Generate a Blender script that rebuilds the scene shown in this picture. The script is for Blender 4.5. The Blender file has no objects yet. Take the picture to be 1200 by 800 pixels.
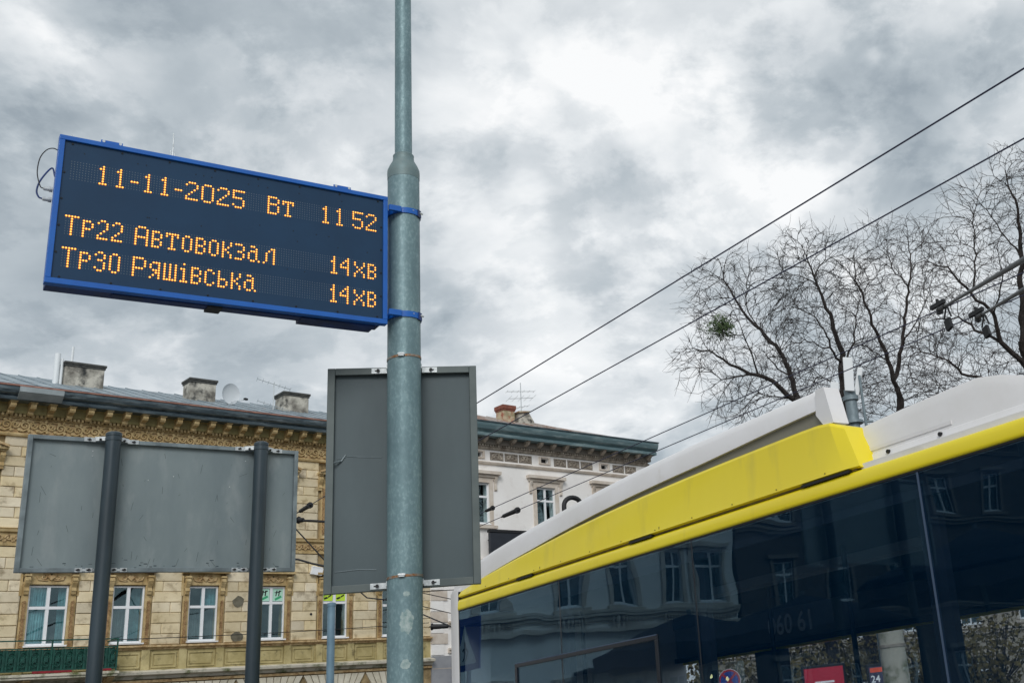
import bpy, math, random
import numpy as np
from mathutils import Vector, Matrix
random.seed(7); RNG = np.random.default_rng(7)
SC = bpy.context.scene
COL = SC.collection

# ------------------------------------------------------------------ camera
FPX, CPX, CPY = 1330.0, 870.0, 370.0          # focal length / principal point of the (cropped) photo, 1200x800
RM = np.array([[0.9944, -0.1056, 0.0], [0.0345, 0.3249, 0.9451], [-0.0998, -0.9399, 0.3267]])
_u, _s, _vt = np.linalg.svd(RM); RM = _u @ _vt
CAM = np.array([0.0, 0.0, 1.6])
cd = bpy.data.cameras.new('camera'); cam = bpy.data.objects.new('camera', cd); COL.objects.link(cam)
cd.sensor_width = 36.0; cd.lens = FPX / 1200 * 36
cd.shift_x = (600 - CPX) / 1200; cd.shift_y = (CPY - 400) / 1200
cd.clip_start = 0.05; cd.clip_end = 2000
cam.matrix_world = Matrix(((RM[0][0], -RM[0][1], -RM[0][2], CAM[0]), (RM[1][0], -RM[1][1], -RM[1][2], CAM[1]),
                           (RM[2][0], -RM[2][1], -RM[2][2], CAM[2]), (0, 0, 0, 1)))
SC.camera = cam
SC.render.resolution_x = 1024; SC.render.resolution_y = 682

def ray(px, py): return RM @ np.array([px - CPX, py - CPY, FPX])
def at(px, py, d): return CAM + ray(px, py) / FPX * d            # a survey point: depth d metres along the optical axis

# ------------------------------------------------------------------ light
SUN_EL, SUN_AZ = 36.0, 172.0        # azimuth clockwise from +Y
W = bpy.data.worlds.new('World'); SC.world = W; W.use_nodes = True
nt = W.node_tree; nt.nodes.clear(); N = nt.nodes; LK = nt.links
def nd(t, **k):
    n = N.new(t)
    for a, b in k.items(): setattr(n, a, b)
    return n
def mth(op, a, b=None, c=None, clamp=False):
    n = nd('ShaderNodeMath', operation=op); n.use_clamp = clamp
    for i, x in enumerate((a, b, c)):
        if x is None: continue
        if isinstance(x, (int, float)): n.inputs[i].default_value = x
        else: LK.new(x, n.inputs[i])
    return n.outputs[0]
out = nd('ShaderNodeOutputWorld'); tc = nd('ShaderNodeTexCoord')
sky = nd('ShaderNodeTexSky', sky_type='NISHITA'); sky.sun_disc = False
sky.sun_elevation = math.radians(SUN_EL); sky.sun_rotation = math.radians(SUN_AZ)
bg1 = nd('ShaderNodeBackground'); bg1.inputs[1].default_value = 0.1; LK.new(sky.outputs[0], bg1.inputs[0])
nrm = nd('ShaderNodeVectorMath', operation='NORMALIZE'); LK.new(tc.outputs['Generated'], nrm.inputs[0])
sep = nd('ShaderNodeSeparateXYZ'); LK.new(nrm.outputs[0], sep.inputs[0])
zz = mth('ADD', mth('MAXIMUM', sep.outputs[2], 0.0), 0.40)
cmb = nd('ShaderNodeCombineXYZ'); LK.new(mth('DIVIDE', sep.outputs[0], zz), cmb.inputs[0]); LK.new(mth('DIVIDE', sep.outputs[1], zz), cmb.inputs[1])
def noise(scale, detail, rough, dist, off):
    mp = nd('ShaderNodeMapping'); mp.inputs['Location'].default_value = off; LK.new(cmb.outputs[0], mp.inputs[0])
    n = nd('ShaderNodeTexNoise'); n.inputs['Scale'].default_value = scale; n.inputs['Detail'].default_value = detail
    n.inputs['Roughness'].default_value = rough; n.inputs['Distortion'].default_value = dist; LK.new(mp.outputs[0], n.inputs['Vector']); return n
n1 = noise(2.3, 12, 0.60, 0.35, (3.1, 7.7, 0.4)); n2 = noise(5.5, 12, 0.57, 0.5, (1.3, 2.2, 5.0)); nw = noise(3.2, 5, 0.55, 0.0, (9.3, 4.4, 2.0))
sub = nd('ShaderNodeVectorMath', operation='SUBTRACT'); LK.new(nw.outputs['Color'], sub.inputs[0]); sub.inputs[1].default_value = (.5, .5, .5)
scl = nd('ShaderNodeVectorMath', operation='SCALE'); LK.new(sub.outputs[0], scl.inputs[0]); scl.inputs['Scale'].default_value = 0.30
addv = nd('ShaderNodeVectorMath', operation='ADD'); LK.new(nrm.outputs[0], addv.inputs[0]); LK.new(scl.outputs[0], addv.inputs[1])
dirn = nd('ShaderNodeVectorMath', operation='NORMALIZE'); LK.new(addv.outputs[0], dirn.inputs[0])
val = mth('ADD', mth('MULTIPLY', mth('SUBTRACT', n1.outputs['Fac'], 0.5), 0.78), mth('MULTIPLY', mth('SUBTRACT', n2.outputs['Fac'], 0.5), 0.68))
val = mth('ADD', val, 0.64)
n3 = noise(3.4, 14, 0.60, 0.15, (6.6, 1.9, 8.0)); m3 = nd('ShaderNodeMapRange', interpolation_type='SMOOTHSTEP'); LK.new(n3.outputs['Fac'], m3.inputs[0]); m3.inputs[1].default_value = .46; m3.inputs[2].default_value = .545
val = mth('ADD', val, mth('MULTIPLY', mth('SUBTRACT', m3.outputs[0], .5), .19))
n4 = noise(8.0, 14, 0.60, 0.2, (2.6, 5.9, 3.0)); m4 = nd('ShaderNodeMapRange', interpolation_type='SMOOTHSTEP'); LK.new(n4.outputs['Fac'], m4.inputs[0]); m4.inputs[1].default_value = .47; m4.inputs[2].default_value = .56
val = mth('ADD', val, mth('MULTIPLY', mth('SUBTRACT', m4.outputs[0], .45), .10))
# cloud masses of this sky: (pixel seen, radius in px, brightness)
for px, py, r, amp in [(545, 290, 60, .24), (735, 90, 70, .22), (600, 300, 60, .12), (860, 190, 110, .14), (30, 40, 90, .22), (150, 105, 60, .14), (1140, 10, 80, .30), (700, 380, 110, .16), (560, 130, 60, .18),
                       (60, 112, 60, -.32), (300, 50, 130, -.12), (180, 40, 90, -.06), (1010, 135, 65, -.26), (1120, 110, 80, -.16), (900, 90, 60, -.12), (600, 20, 110, -.04), (570, 395, 70, -.16), (600, 455, 90, .10), (650, 160, 70, .10),
                       (160, 395, 110, -.06), (1010, 250, 70, -.14), (330, 420, 130, .0), (420, 120, 90, -.03), (30, 420, 70, -.06)]:
    d = ray(px, py); d = d / np.linalg.norm(d)
    dt = nd('ShaderNodeVectorMath', operation='DOT_PRODUCT'); LK.new(dirn.outputs[0], dt.inputs[0]); dt.inputs[1].default_value = tuple(d)
    mr = nd('ShaderNodeMapRange', interpolation_type='SMOOTHSTEP'); LK.new(dt.outputs['Value'], mr.inputs[0])
    mr.inputs[1].default_value = math.cos(1.5 * r / FPX); mr.inputs[2].default_value = math.cos(.1 * r / FPX); mr.inputs[3].default_value = 0; mr.inputs[4].default_value = amp
    val = mth('ADD', val, mr.outputs[0])
cr = nd('ShaderNodeValToRGB'); LK.new(val, cr.inputs[0]); E = cr.color_ramp.elements
E[0].position = 0.0; E[0].color = (.25, .295, .345, 1); E[1].position = 1.0; E[1].color = (.95, .96, .965, 1)
for p, c in [(.3, (.335, .39, .435, 1)), (.52, (.475, .53, .57, 1)), (.72, (.66, .70, .73, 1)), (.86, (.80, .83, .85, 1))]:
    e = E.new(p); e.color = c
bg2 = nd('ShaderNodeBackground'); bg2.inputs[1].default_value = 1.0; LK.new(cr.outputs[0], bg2.inputs[0])
mx = nd('ShaderNodeMixShader'); mx.inputs[0].default_value = 0.96; LK.new(bg1.outputs[0], mx.inputs[1]); LK.new(bg2.outputs[0], mx.inputs[2]); LK.new(mx.outputs[0], out.inputs[0])

sl = bpy.data.lights.new('sun', 'SUN'); sl.energy = 1.5; sl.angle = math.radians(25); sl.color = (1.0, .98, .955)
so = bpy.data.objects.new('sun', sl); COL.objects.link(so)
_e, _a = math.radians(SUN_EL), math.radians(SUN_AZ)
so.rotation_euler = Vector((math.sin(_a) * math.cos(_e), math.cos(_a) * math.cos(_e), math.sin(_e))).to_track_quat('Z', 'Y').to_euler()
so.location = (0, -10, 30)
vs = SC.view_settings; vs.view_transform = 'Standard'; vs.look = 'None'; vs.exposure = 0.06; vs.gamma = 1.0; vs.use_curve_mapping = False
SC.cycles.use_denoising = True; SC.cycles.max_bounces = 8; SC.cycles.transparent_max_bounces = 16
SC.cycles.sample_clamp_indirect = 4.0

# ------------------------------------------------------------------ materials
def lin(r, g, b):
    f = lambda c: (c / 255 / 12.92) if c <= 10.3 else ((c / 255 + .055) / 1.055) ** 2.4
    return (f(r), f(g), f(b), 1)
def mat(name, col, rough=.6, metal=0.0, col2=None, scale=4.0, detail=6, bump=0.0, bscale=None, stretch=(1, 1, 1), rnd=0.0, lo=.35, hi=.65, coat=0.0, spec=.5, col3=None, s3=1.0, lo3=.55, hi3=.7, coords='Object', rvar=0.0):
    m = bpy.data.materials.new(name); m.use_nodes = True
    t = m.node_tree; n = t.nodes; l = t.links; p = n['Principled BSDF']
    p.inputs['Roughness'].default_value = rough; p.inputs['Metallic'].default_value = metal
    p.inputs['Coat Weight'].default_value = coat; p.inputs['Coat Roughness'].default_value = .08
    p.inputs['Specular IOR Level'].default_value = spec
    p.inputs['Base Color'].default_value = col
    if col2 is None and not bump and not rnd: return m
    tc = n.new('ShaderNodeTexCoord'); mp = n.new('ShaderNodeMapping'); mp.inputs['Scale'].default_value = stretch
    if coords == 'World':
        g = n.new('ShaderNodeNewGeometry'); l.new(g.outputs['Position'], mp.inputs[0])
    else: l.new(tc.outputs[coords], mp.inputs[0])
    def noise(sc, de):
        x = n.new('ShaderNodeTexNoise'); x.inputs['Scale'].default_value = sc; x.inputs['Detail'].default_value = de; x.inputs['Roughness'].default_value = .62
        l.new(mp.outputs[0], x.inputs['Vector']); return x
    cur = None
    def ramp(src, a, b):
        r = n.new('ShaderNodeMapRange'); r.inputs[1].default_value = a; r.inputs[2].default_value = b; l.new(src, r.inputs[0]); return r.outputs[0]
    def mix(f, a, b):
        x = n.new('ShaderNodeMix'); x.data_type = 'RGBA'
        if isinstance(f, float): x.inputs[0].default_value = f
        else: l.new(f, x.inputs[0])
        for i, q in ((6, a), (7, b)):
            if isinstance(q, tuple): x.inputs[i].default_value = q
            else: l.new(q, x.inputs[i])
        return x.outputs[2]
    cur = col
    if col2 is not None: cur = mix(ramp(noise(scale, detail).outputs['Fac'], lo, hi), col, col2)
    if col3 is not None: cur = mix(ramp(noise(s3, 8).outputs['Fac'], lo3, hi3), cur, col3)
    if rnd:
        oi = n.new('ShaderNodeObjectInfo'); h = n.new('ShaderNodeHueSaturation')
        r = n.new('ShaderNodeMapRange'); r.inputs[3].default_value = 1 - rnd; r.inputs[4].default_value = 1 + rnd; l.new(oi.outputs['Random'], r.inputs[0]); l.new(r.outputs[0], h.inputs['Value'])
        mm = n.new('ShaderNodeMath'); mm.operation = 'MULTIPLY_ADD'; l.new(oi.outputs['Random'], mm.inputs[0]); mm.inputs[1].default_value = 7.13; mm.inputs[2].default_value = 0
        fr = n.new('ShaderNodeMath'); fr.operation = 'FRACT'; l.new(mm.outputs[0], fr.inputs[0])
        r2 = n.new('ShaderNodeMapRange'); r2.inputs[3].default_value = 1 - rnd * 1.6; r2.inputs[4].default_value = 1 + rnd * .8; l.new(fr.outputs[0], r2.inputs[0]); l.new(r2.outputs[0], h.inputs['Saturation'])
        if isinstance(cur, tuple): h.inputs['Color'].default_value = cur
        else: l.new(cur, h.inputs['Color'])
        cur = h.outputs[0]
    if not isinstance(cur, tuple): l.new(cur, p.inputs['Base Color'])
    if rvar:
        r = n.new('ShaderNodeMapRange'); r.inputs[1].default_value = .3; r.inputs[2].default_value = .7; r.inputs[3].default_value = rough - rvar; r.inputs[4].default_value = rough + rvar
        l.new(noise(scale * .6, 6).outputs['Fac'], r.inputs[0]); l.new(r.outputs[0], p.inputs['Roughness'])
    if bump:
        b = n.new('ShaderNodeBump'); b.inputs['Strength'].default_value = 1.0; b.inputs['Distance'].default_value = bump
        l.new(noise(bscale or scale * 3, 8).outputs['Fac'], b.inputs['Height']); l.new(b.outputs[0], p.inputs['Normal'])
    return m
def emis(name, col, s):
    m = bpy.data.materials.new(name); m.use_nodes = True; p = m.node_tree.nodes['Principled BSDF']
    p.inputs['Base Color'].default_value = col; p.inputs['Emission Color'].default_value = col; p.inputs['Emission Strength'].default_value = s; return m
def glass(name, tint, refl_ior=1.55, rough=0.0, boost=0.0, rcol=(1, 1, 1, 1), haze=None, haze_amt=0.0):
    """a thin pane: tinted transmission plus a mirror reflection by Fresnel"""
    m = bpy.data.materials.new(name); m.use_nodes = True; t = m.node_tree; n = t.nodes; l = t.links; n.clear()
    o = n.new('ShaderNodeOutputMaterial'); tr = n.new('ShaderNodeBsdfTransparent'); tr.inputs[0].default_value = tuple(math.sqrt(x) for x in tint)
    gl = n.new('ShaderNodeBsdfGlossy'); gl.inputs['Roughness'].default_value = rough; gl.inputs[0].default_value = rcol
    fr = n.new('ShaderNodeFresnel'); fr.inputs[0].default_value = refl_ior
    ad = n.new('ShaderNodeMath'); ad.operation = 'ADD'; ad.inputs[1].default_value = boost; ad.use_clamp = True; l.new(fr.outputs[0], ad.inputs[0])
    ge = n.new('ShaderNodeNewGeometry'); inv = n.new('ShaderNodeMath'); inv.operation = 'SUBTRACT'; inv.inputs[0].default_value = 1; l.new(ge.outputs['Backfacing'], inv.inputs[1]); mu = n.new('ShaderNodeMath'); mu.operation = 'MULTIPLY'; l.new(ad.outputs[0], mu.inputs[0]); l.new(inv.outputs[0], mu.inputs[1])
    mx = n.new('ShaderNodeMixShader'); l.new(mu.outputs[0], mx.inputs[0]); tsrc = tr.outputs[0]
    if haze:                                          # bluish ambient haze painted into the pane as diffuse colour
        df = n.new('ShaderNodeBsdfDiffuse'); df.inputs[0].default_value = haze; m2 = n.new('ShaderNodeMixShader'); m2.inputs[0].default_value = haze_amt; l.new(tr.outputs[0], m2.inputs[1]); l.new(df.outputs[0], m2.inputs[2]); tsrc = m2.outputs[0]
    l.new(tsrc, mx.inputs[1]); l.new(gl.outputs[0], mx.inputs[2]); l.new(mx.outputs[0], o.inputs[0])
    # gentle waviness of real panes
    tc = n.new('ShaderNodeTexCoord'); no = n.new('ShaderNodeTexNoise'); no.inputs['Scale'].default_value = 1.6; no.inputs['Detail'].default_value = 1; l.new(tc.outputs['Object'], no.inputs['Vector'])
    b = n.new('ShaderNodeBump'); b.inputs['Distance'].default_value = .0026; b.inputs['Strength'].default_value = 1; l.new(no.outputs['Fac'], b.inputs['Height']); l.new(b.outputs[0], gl.inputs['Normal'])
    return m

M = {}
M['galv'] = mat('galvanised steel', lin(112, 138, 143), .5, .3, col2=lin(140, 164, 168), scale=85, detail=3, lo=.47, hi=.72, col3=lin(96, 120, 126), s3=9, lo3=.45, hi3=.72, bump=.0006, bscale=60, rvar=.1, stretch=(1, 1, .6))
M['galv_dark'] = mat('weathered collar steel', lin(106, 128, 131), .55, .3, col2=lin(118, 134, 134), scale=14, bump=.0008)
M['galv_scuff'] = mat('worn zinc patch', lin(176, 190, 188), .7, .2, col2=lin(120, 146, 146), scale=40, bump=.0004)
M['steel'] = mat('bright zinc', lin(214, 219, 220), .4, .35, col2=lin(180, 186, 188), scale=60, bump=.0004)
M['rust'] = mat('rusty band steel', lin(150, 146, 138), .5, .6, col2=lin(150, 104, 62), scale=30, lo=.45, hi=.6)
M['blue'] = mat('blue powder coat', lin(3, 96, 184), .55, 0, col2=lin(3, 86, 172), scale=7, bump=.0003, bscale=90, coat=.1)
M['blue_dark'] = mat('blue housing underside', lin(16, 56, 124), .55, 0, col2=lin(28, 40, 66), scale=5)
M['led_panel'] = mat('led cover plate', lin(27, 60, 90), .42, 0, col2=lin(24, 54, 82), scale=3, rvar=.06, spec=.3)
M['led_off'] = mat('unlit led lens', lin(118, 128, 134), .3, 0)
M['led_on'] = emis('amber led', (1.0, .27, .006, 1), 1.0); M['led_core'] = emis('amber led core', (1.0, .59, .12, 1), 1.7)
M['screw'] = mat('black screw', lin(24, 28, 32), .5, .4)
M['grey_paint'] = mat('grey sign back', lin(135, 147, 149), .5, .1, col2=lin(114, 127, 131), scale=2.2, stretch=(1, 1, .35), col3=lin(152, 160, 161), s3=6, lo3=.52, hi3=.8, bump=.0005, bscale=26, rvar=.08)
M['grey_paint_d'] = mat('dark grey sign back', lin(76, 90, 94), .52, .1, col2=lin(66, 79, 83), scale=2.5, stretch=(1, 1, .4), bump=.0004, bscale=30, rvar=.08)
M['grey_rail'] = mat('grey rail', lin(134, 146, 150), .5, .2, col2=lin(98, 108, 112), scale=8)
M['grey_rail_d'] = mat('dark grey rail', lin(92, 101, 100), .5, .2, col2=lin(80, 90, 90), scale=8)
M['post_paint'] = mat('slate post paint', lin(55, 69, 77), .42, .15, col2=lin(42, 55, 62), scale=6, stretch=(1, 1, .3), bump=.0004, rvar=.08)
M['post_light'] = mat('blue grey post', lin(118, 146, 162), .5, .2, col2=lin(100, 128, 146), scale=6)
M['sign_front'] = mat('retroreflective sheet', lin(225, 228, 230), .4)
M['black'] = mat('black rubber', lin(22, 23, 26), .6, 0, col2=lin(34, 35, 38), scale=12)
M['wire'] = mat('copper contact wire', lin(48, 50, 74), .5, .3)
M['cable'] = mat('dark cable', lin(30, 32, 36), .6)
M['stone'] = mat('ochre stone', lin(230, 215, 182), .85, 0, col2=lin(208, 191, 154), scale=1.3, rnd=.13, col3=lin(142, 122, 90), s3=2.6, lo3=.54, hi3=.76, bump=.02, bscale=7, coords='World')
M['joint'] = mat('stone joint', lin(176, 154, 114), .9, 0, col2=lin(118, 102, 72), scale=3, coords='World')
M['trim'] = mat('ochre trim', lin(206, 184, 138), .8, 0, col2=lin(168, 142, 94), scale=2.4, col3=lin(112, 94, 62), s3=5, lo3=.56, hi3=.75, bump=.008, bscale=14, coords='World')
M['trim_dark'] = mat('weathered carved stone', lin(212, 188, 144), .85, 0, col2=lin(166, 134, 92), scale=5, col3=lin(120, 92, 62), s3=9, lo3=.52, hi3=.72, bump=.01, coords='World')
M['carved'] = mat('dark carved stone', lin(186, 154, 110), .85, 0, col2=lin(128, 98, 66), scale=6, coords='World')
M['apron'] = mat('mossy ochre plaster', lin(198, 184, 136), .9, 0, col2=lin(160, 146, 98), scale=1.3, col3=lin(96, 88, 60), s3=4, lo3=.55, hi3=.75, bump=.008, coords='World')
M['soffit'] = mat('olive soffit', lin(176, 166, 116), .9, 0, col2=lin(134, 122, 82), scale=2, coords='World')
M['patch'] = mat('bare grey render', lin(122, 118, 102), .95, 0, col2=lin(98, 94, 80), scale=6, bump=.01)
M['cornice_metal'] = mat('slate cornice sheet', lin(92, 108, 116), .5, .3, col2=lin(150, 162, 166), scale=1.1, stretch=(1, 1, 6), lo=.5, hi=.72, col3=lin(48, 58, 66), s3=2.4, lo3=.5, hi3=.7)
M['copper'] = mat('copper flashing', lin(184, 138, 122), .5, .3, col2=lin(146, 104, 92), scale=3)
M['roof'] = mat('zinc roof sheet', lin(158, 170, 176), .5, .35, col2=lin(128, 142, 150), scale=1.5, rnd=.08, col3=lin(150, 132, 126), s3=3, lo3=.58, hi3=.74, coords='World')
M['sheet_new'] = mat('new zinc sheet', lin(176, 184, 186), .42, .4, col2=lin(150, 160, 162), scale=2)
M['chimney'] = mat('sooty chimney render', lin(196, 192, 180), .9, 0, col2=lin(112, 108, 100), scale=1.6, lo=.4, hi=.62, col3=lin(52, 54, 54), s3=2.6, lo3=.52, hi3=.68, bump=.01, coords='World')
M['chimney_cap'] = mat('chimney cap', lin(86, 86, 82), .9, 0, col2=lin(58, 60, 60), scale=4)
M['brick'] = mat('old red brick', lin(158, 98, 76), .9, 0, col2=lin(188, 174, 146), scale=5, lo=.38, hi=.52, col3=lin(150, 140, 110), s3=2, lo3=.5, hi3=.62, bump=.01, rnd=.1)
M['brick_red'] = mat('red brick cap', lin(142, 86, 70), .9, 0, col2=lin(112, 68, 56), scale=6, bump=.01)
M['mortar'] = mat('lime mortar', lin(190, 182, 160), .95)
M['white_pvc'] = mat('white window frame', lin(238, 240, 242), .35)
M['pane'] = glass('window pane', (.74, .86, .88, 1), 1.6, 0.0, .08, (.70, .95, 1, 1))
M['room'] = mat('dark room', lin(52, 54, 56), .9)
M['curtain'] = mat('pale teal curtain', lin(150, 196, 200), .9, 0, col2=lin(96, 140, 148), scale=3)
M['curtain_g'] = mat('grey curtain', lin(92, 104, 106), .9, 0, col2=lin(66, 76, 80), scale=3)
M['poster'] = mat('mint poster paper', lin(186, 230, 210), .7); M['poster_y'] = mat('lime poster paper', lin(196, 230, 70), .7)
M['ink'] = mat('black ink', lin(18, 24, 22), .7); M['ink_g'] = mat('green ink', lin(60, 170, 120), .7)
M['voussoir'] = mat('pale rusticated block', lin(218, 212, 194), .88, 0, col2=lin(190, 184, 164), scale=2, rnd=.06, bump=.008, coords='World')
M['iron_green'] = mat('green iron', lin(22, 66, 58), .5, .2, col2=lin(30, 88, 76), scale=6)
M['planter_red'] = mat('red planter', lin(150, 26, 40), .6, 0, col2=lin(120, 20, 30), scale=8)
M['slab'] = mat('stained balcony slab', lin(206, 200, 184), .9, 0, col2=lin(96, 104, 62), scale=2.2, lo=.5, hi=.68, coords='World')
M['white_wall'] = mat('greyed white plaster', lin(247, 245, 242), .9, 0, col2=lin(240, 237, 233), scale=.8, col3=lin(222, 216, 210), s3=1.7, lo3=.56, hi3=.8, bump=.006, bscale=8, coords='World')
M['white_trim'] = mat('beige plaster trim', lin(220, 211, 200), .88, 0, col2=lin(198, 185, 170), scale=2, bump=.006, coords='World')
M['white_joint'] = mat('plaster groove', lin(176, 166, 156), .9)
M['relief'] = mat('stone relief', lin(196, 186, 172), .9, 0, col2=lin(132, 122, 110), scale=4, coords='World')
M['relief_bg'] = mat('relief ground', lin(142, 134, 124), .95)
M['teal_cornice'] = mat('teal cornice sheet', lin(104, 130, 136), .5, .2, col2=lin(150, 170, 172), scale=1, stretch=(1, 1, 5), lo=.5, hi=.7)
M['grey_plaster'] = mat('grey street plaster', lin(150, 152, 156), .9, 0, col2=lin(132, 134, 140), scale=1.2, coords='World')
M['brown_plaster'] = mat('dull brown plaster', lin(104, 98, 94), .9, 0, col2=lin(86, 82, 80), scale=1.2, coords='World')
M['brown_roof'] = mat('rusty roof sheet', lin(176, 168, 162), .55, .2, col2=lin(150, 118, 100), scale=1.3, lo=.48, hi=.62, rnd=.08, coords='World')
M['signboard'] = mat('dark signboard', lin(38, 44, 54), .5, 0, col2=lin(30, 35, 44), scale=2)
M['yellow'] = mat('yellow bus paint', lin(240, 220, 26), .36, 0, col2=lin(234, 212, 22), scale=1.2, coat=.3, col3=lin(196, 178, 62), s3=3.0, lo3=.56, hi3=.86, rvar=.08, stretch=(1, 1, .25))
M['bus_white'] = mat('white bus roof', lin(226, 225, 226), .45, 0, col2=lin(216, 214, 212), scale=1.4, col3=lin(196, 192, 184), s3=3, lo3=.62, hi3=.86, bump=.0012, bscale=16, rvar=.08)
M['bus_under'] = mat('grey fairing shadow lip', lin(128, 126, 116), .6)  # grey carries the shade of the recess under the roof cover
M['gutter_dirt'] = mat('dirty yellow gutter', lin(150, 130, 50), .6, 0, col2=lin(70, 58, 34), scale=3, stretch=(1, 1, .2))
M['bus_seam'] = mat('black sealant', lin(16, 18, 20), .55)
M['bus_glass'] = glass('tinted bus glass', (.44, .50, .55, 1), 1.6, 0.0, .0, (.50, .80, 1, 1), (.0, .075, .20, 1), .055)
M['bus_glass_far'] = glass('far side bus glass', (.86, .88, .88, 1), 1.5, 0.0)
M['bus_int'] = mat('dark blue grey interior', lin(40, 50, 62), .7, 0, col2=lin(30, 40, 52), scale=3)
M['bus_int_l'] = mat('grey interior panel', lin(104, 106, 106), .6, 0, col2=lin(88, 92, 94), scale=2)
M['bus_edge'] = mat('pane edge ceramic', lin(20, 28, 38), .3)
M['seam_light'] = mat('pale joint seal', lin(62, 80, 104), .5)
M['aluminium'] = mat('aluminium', lin(170, 176, 180), .35, .8)
M['tyre'] = mat('tyre', lin(26, 26, 27), .85, 0, col2=lin(34, 34, 34), scale=20)
M['seat'] = mat('bus seat fabric', lin(34, 52, 96), .9, 0, col2=lin(26, 40, 80), scale=20)
M['bark'] = mat('dark bark', lin(62, 57, 55), .95, 0, col2=lin(44, 40, 39), scale=4, bump=.01)
M['bark2'] = mat('brown bark', lin(66, 59, 56), .95, 0, col2=lin(46, 42, 40), scale=4, bump=.01)
M['mistle'] = mat('mistletoe leaf', lin(92, 116, 66), .7, 0, col2=lin(56, 78, 46), scale=3, rnd=.1)
M['leaf_y'] = mat('autumn leaf', lin(120, 106, 58), .8, 0, col2=lin(84, 74, 46), scale=2)
M['asphalt'] = mat('asphalt', (.05, .05, .052, 1), .9, 0, col2=(.035, .035, .037, 1), scale=6, bump=.004, bscale=80)
M['paving'] = mat('concrete paving', (.25, .24, .23, 1), .9, 0, col2=(.18, .175, .17, 1), scale=2, bump=.003)
M['kerb'] = mat('granite kerb', (.28, .28, .28, 1), .85, 0, col2=(.2, .2, .2, 1), scale=10)
M['paint_white'] = mat('road paint', (.75, .75, .73, 1), .8)
M['umbrella'] = mat('navy parasol canvas', lin(44, 52, 70), .9, 0, col2=lin(34, 42, 58), scale=3)
M['letter'] = mat('white letter', lin(215, 218, 220), .7)
M['sign_blue'] = mat('traffic sign blue', lin(20, 62, 160), .45); M['sign_red'] = mat('traffic sign red', lin(190, 24, 30), .45); M['sign_white'] = mat('traffic sign white', lin(235, 236, 238), .45)
M['ad_red'] = emis('backlit red poster', lin(176, 34, 54), .55); M['ad_dark'] = emis('backlit dark poster', lin(64, 62, 84), .5); M['ad_orange'] = emis('backlit orange strip', lin(214, 84, 56), .6); M['ad_pink'] = emis('backlit pink print', lin(214, 130, 170), .6)
M['ad_white'] = emis('backlit white print', lin(226, 226, 226), .6)
M['bulb'] = emis('warm bulb', (1, .72, .30, 1), 9.0)
M['ceil_lamp'] = mat('unlit cabin lamp', lin(150, 156, 160), .4)
M['hazel'] = mat('far beige plaster', lin(186, 176, 160), .9, 0, col2=lin(168, 158, 142), scale=.6, coords='World')
M['pole_grey'] = mat('dull grey collector tube', lin(74, 78, 80), .5, .3, col2=lin(54, 58, 60), scale=8)
M['dish'] = mat('dish enamel', lin(196, 202, 206), .5)
M['antenna_white'] = mat('antenna radome', lin(228, 232, 234), .5)
M['mast'] = mat('grey mast', lin(132, 146, 152), .5, .3, col2=lin(112, 126, 132), scale=5)

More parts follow.
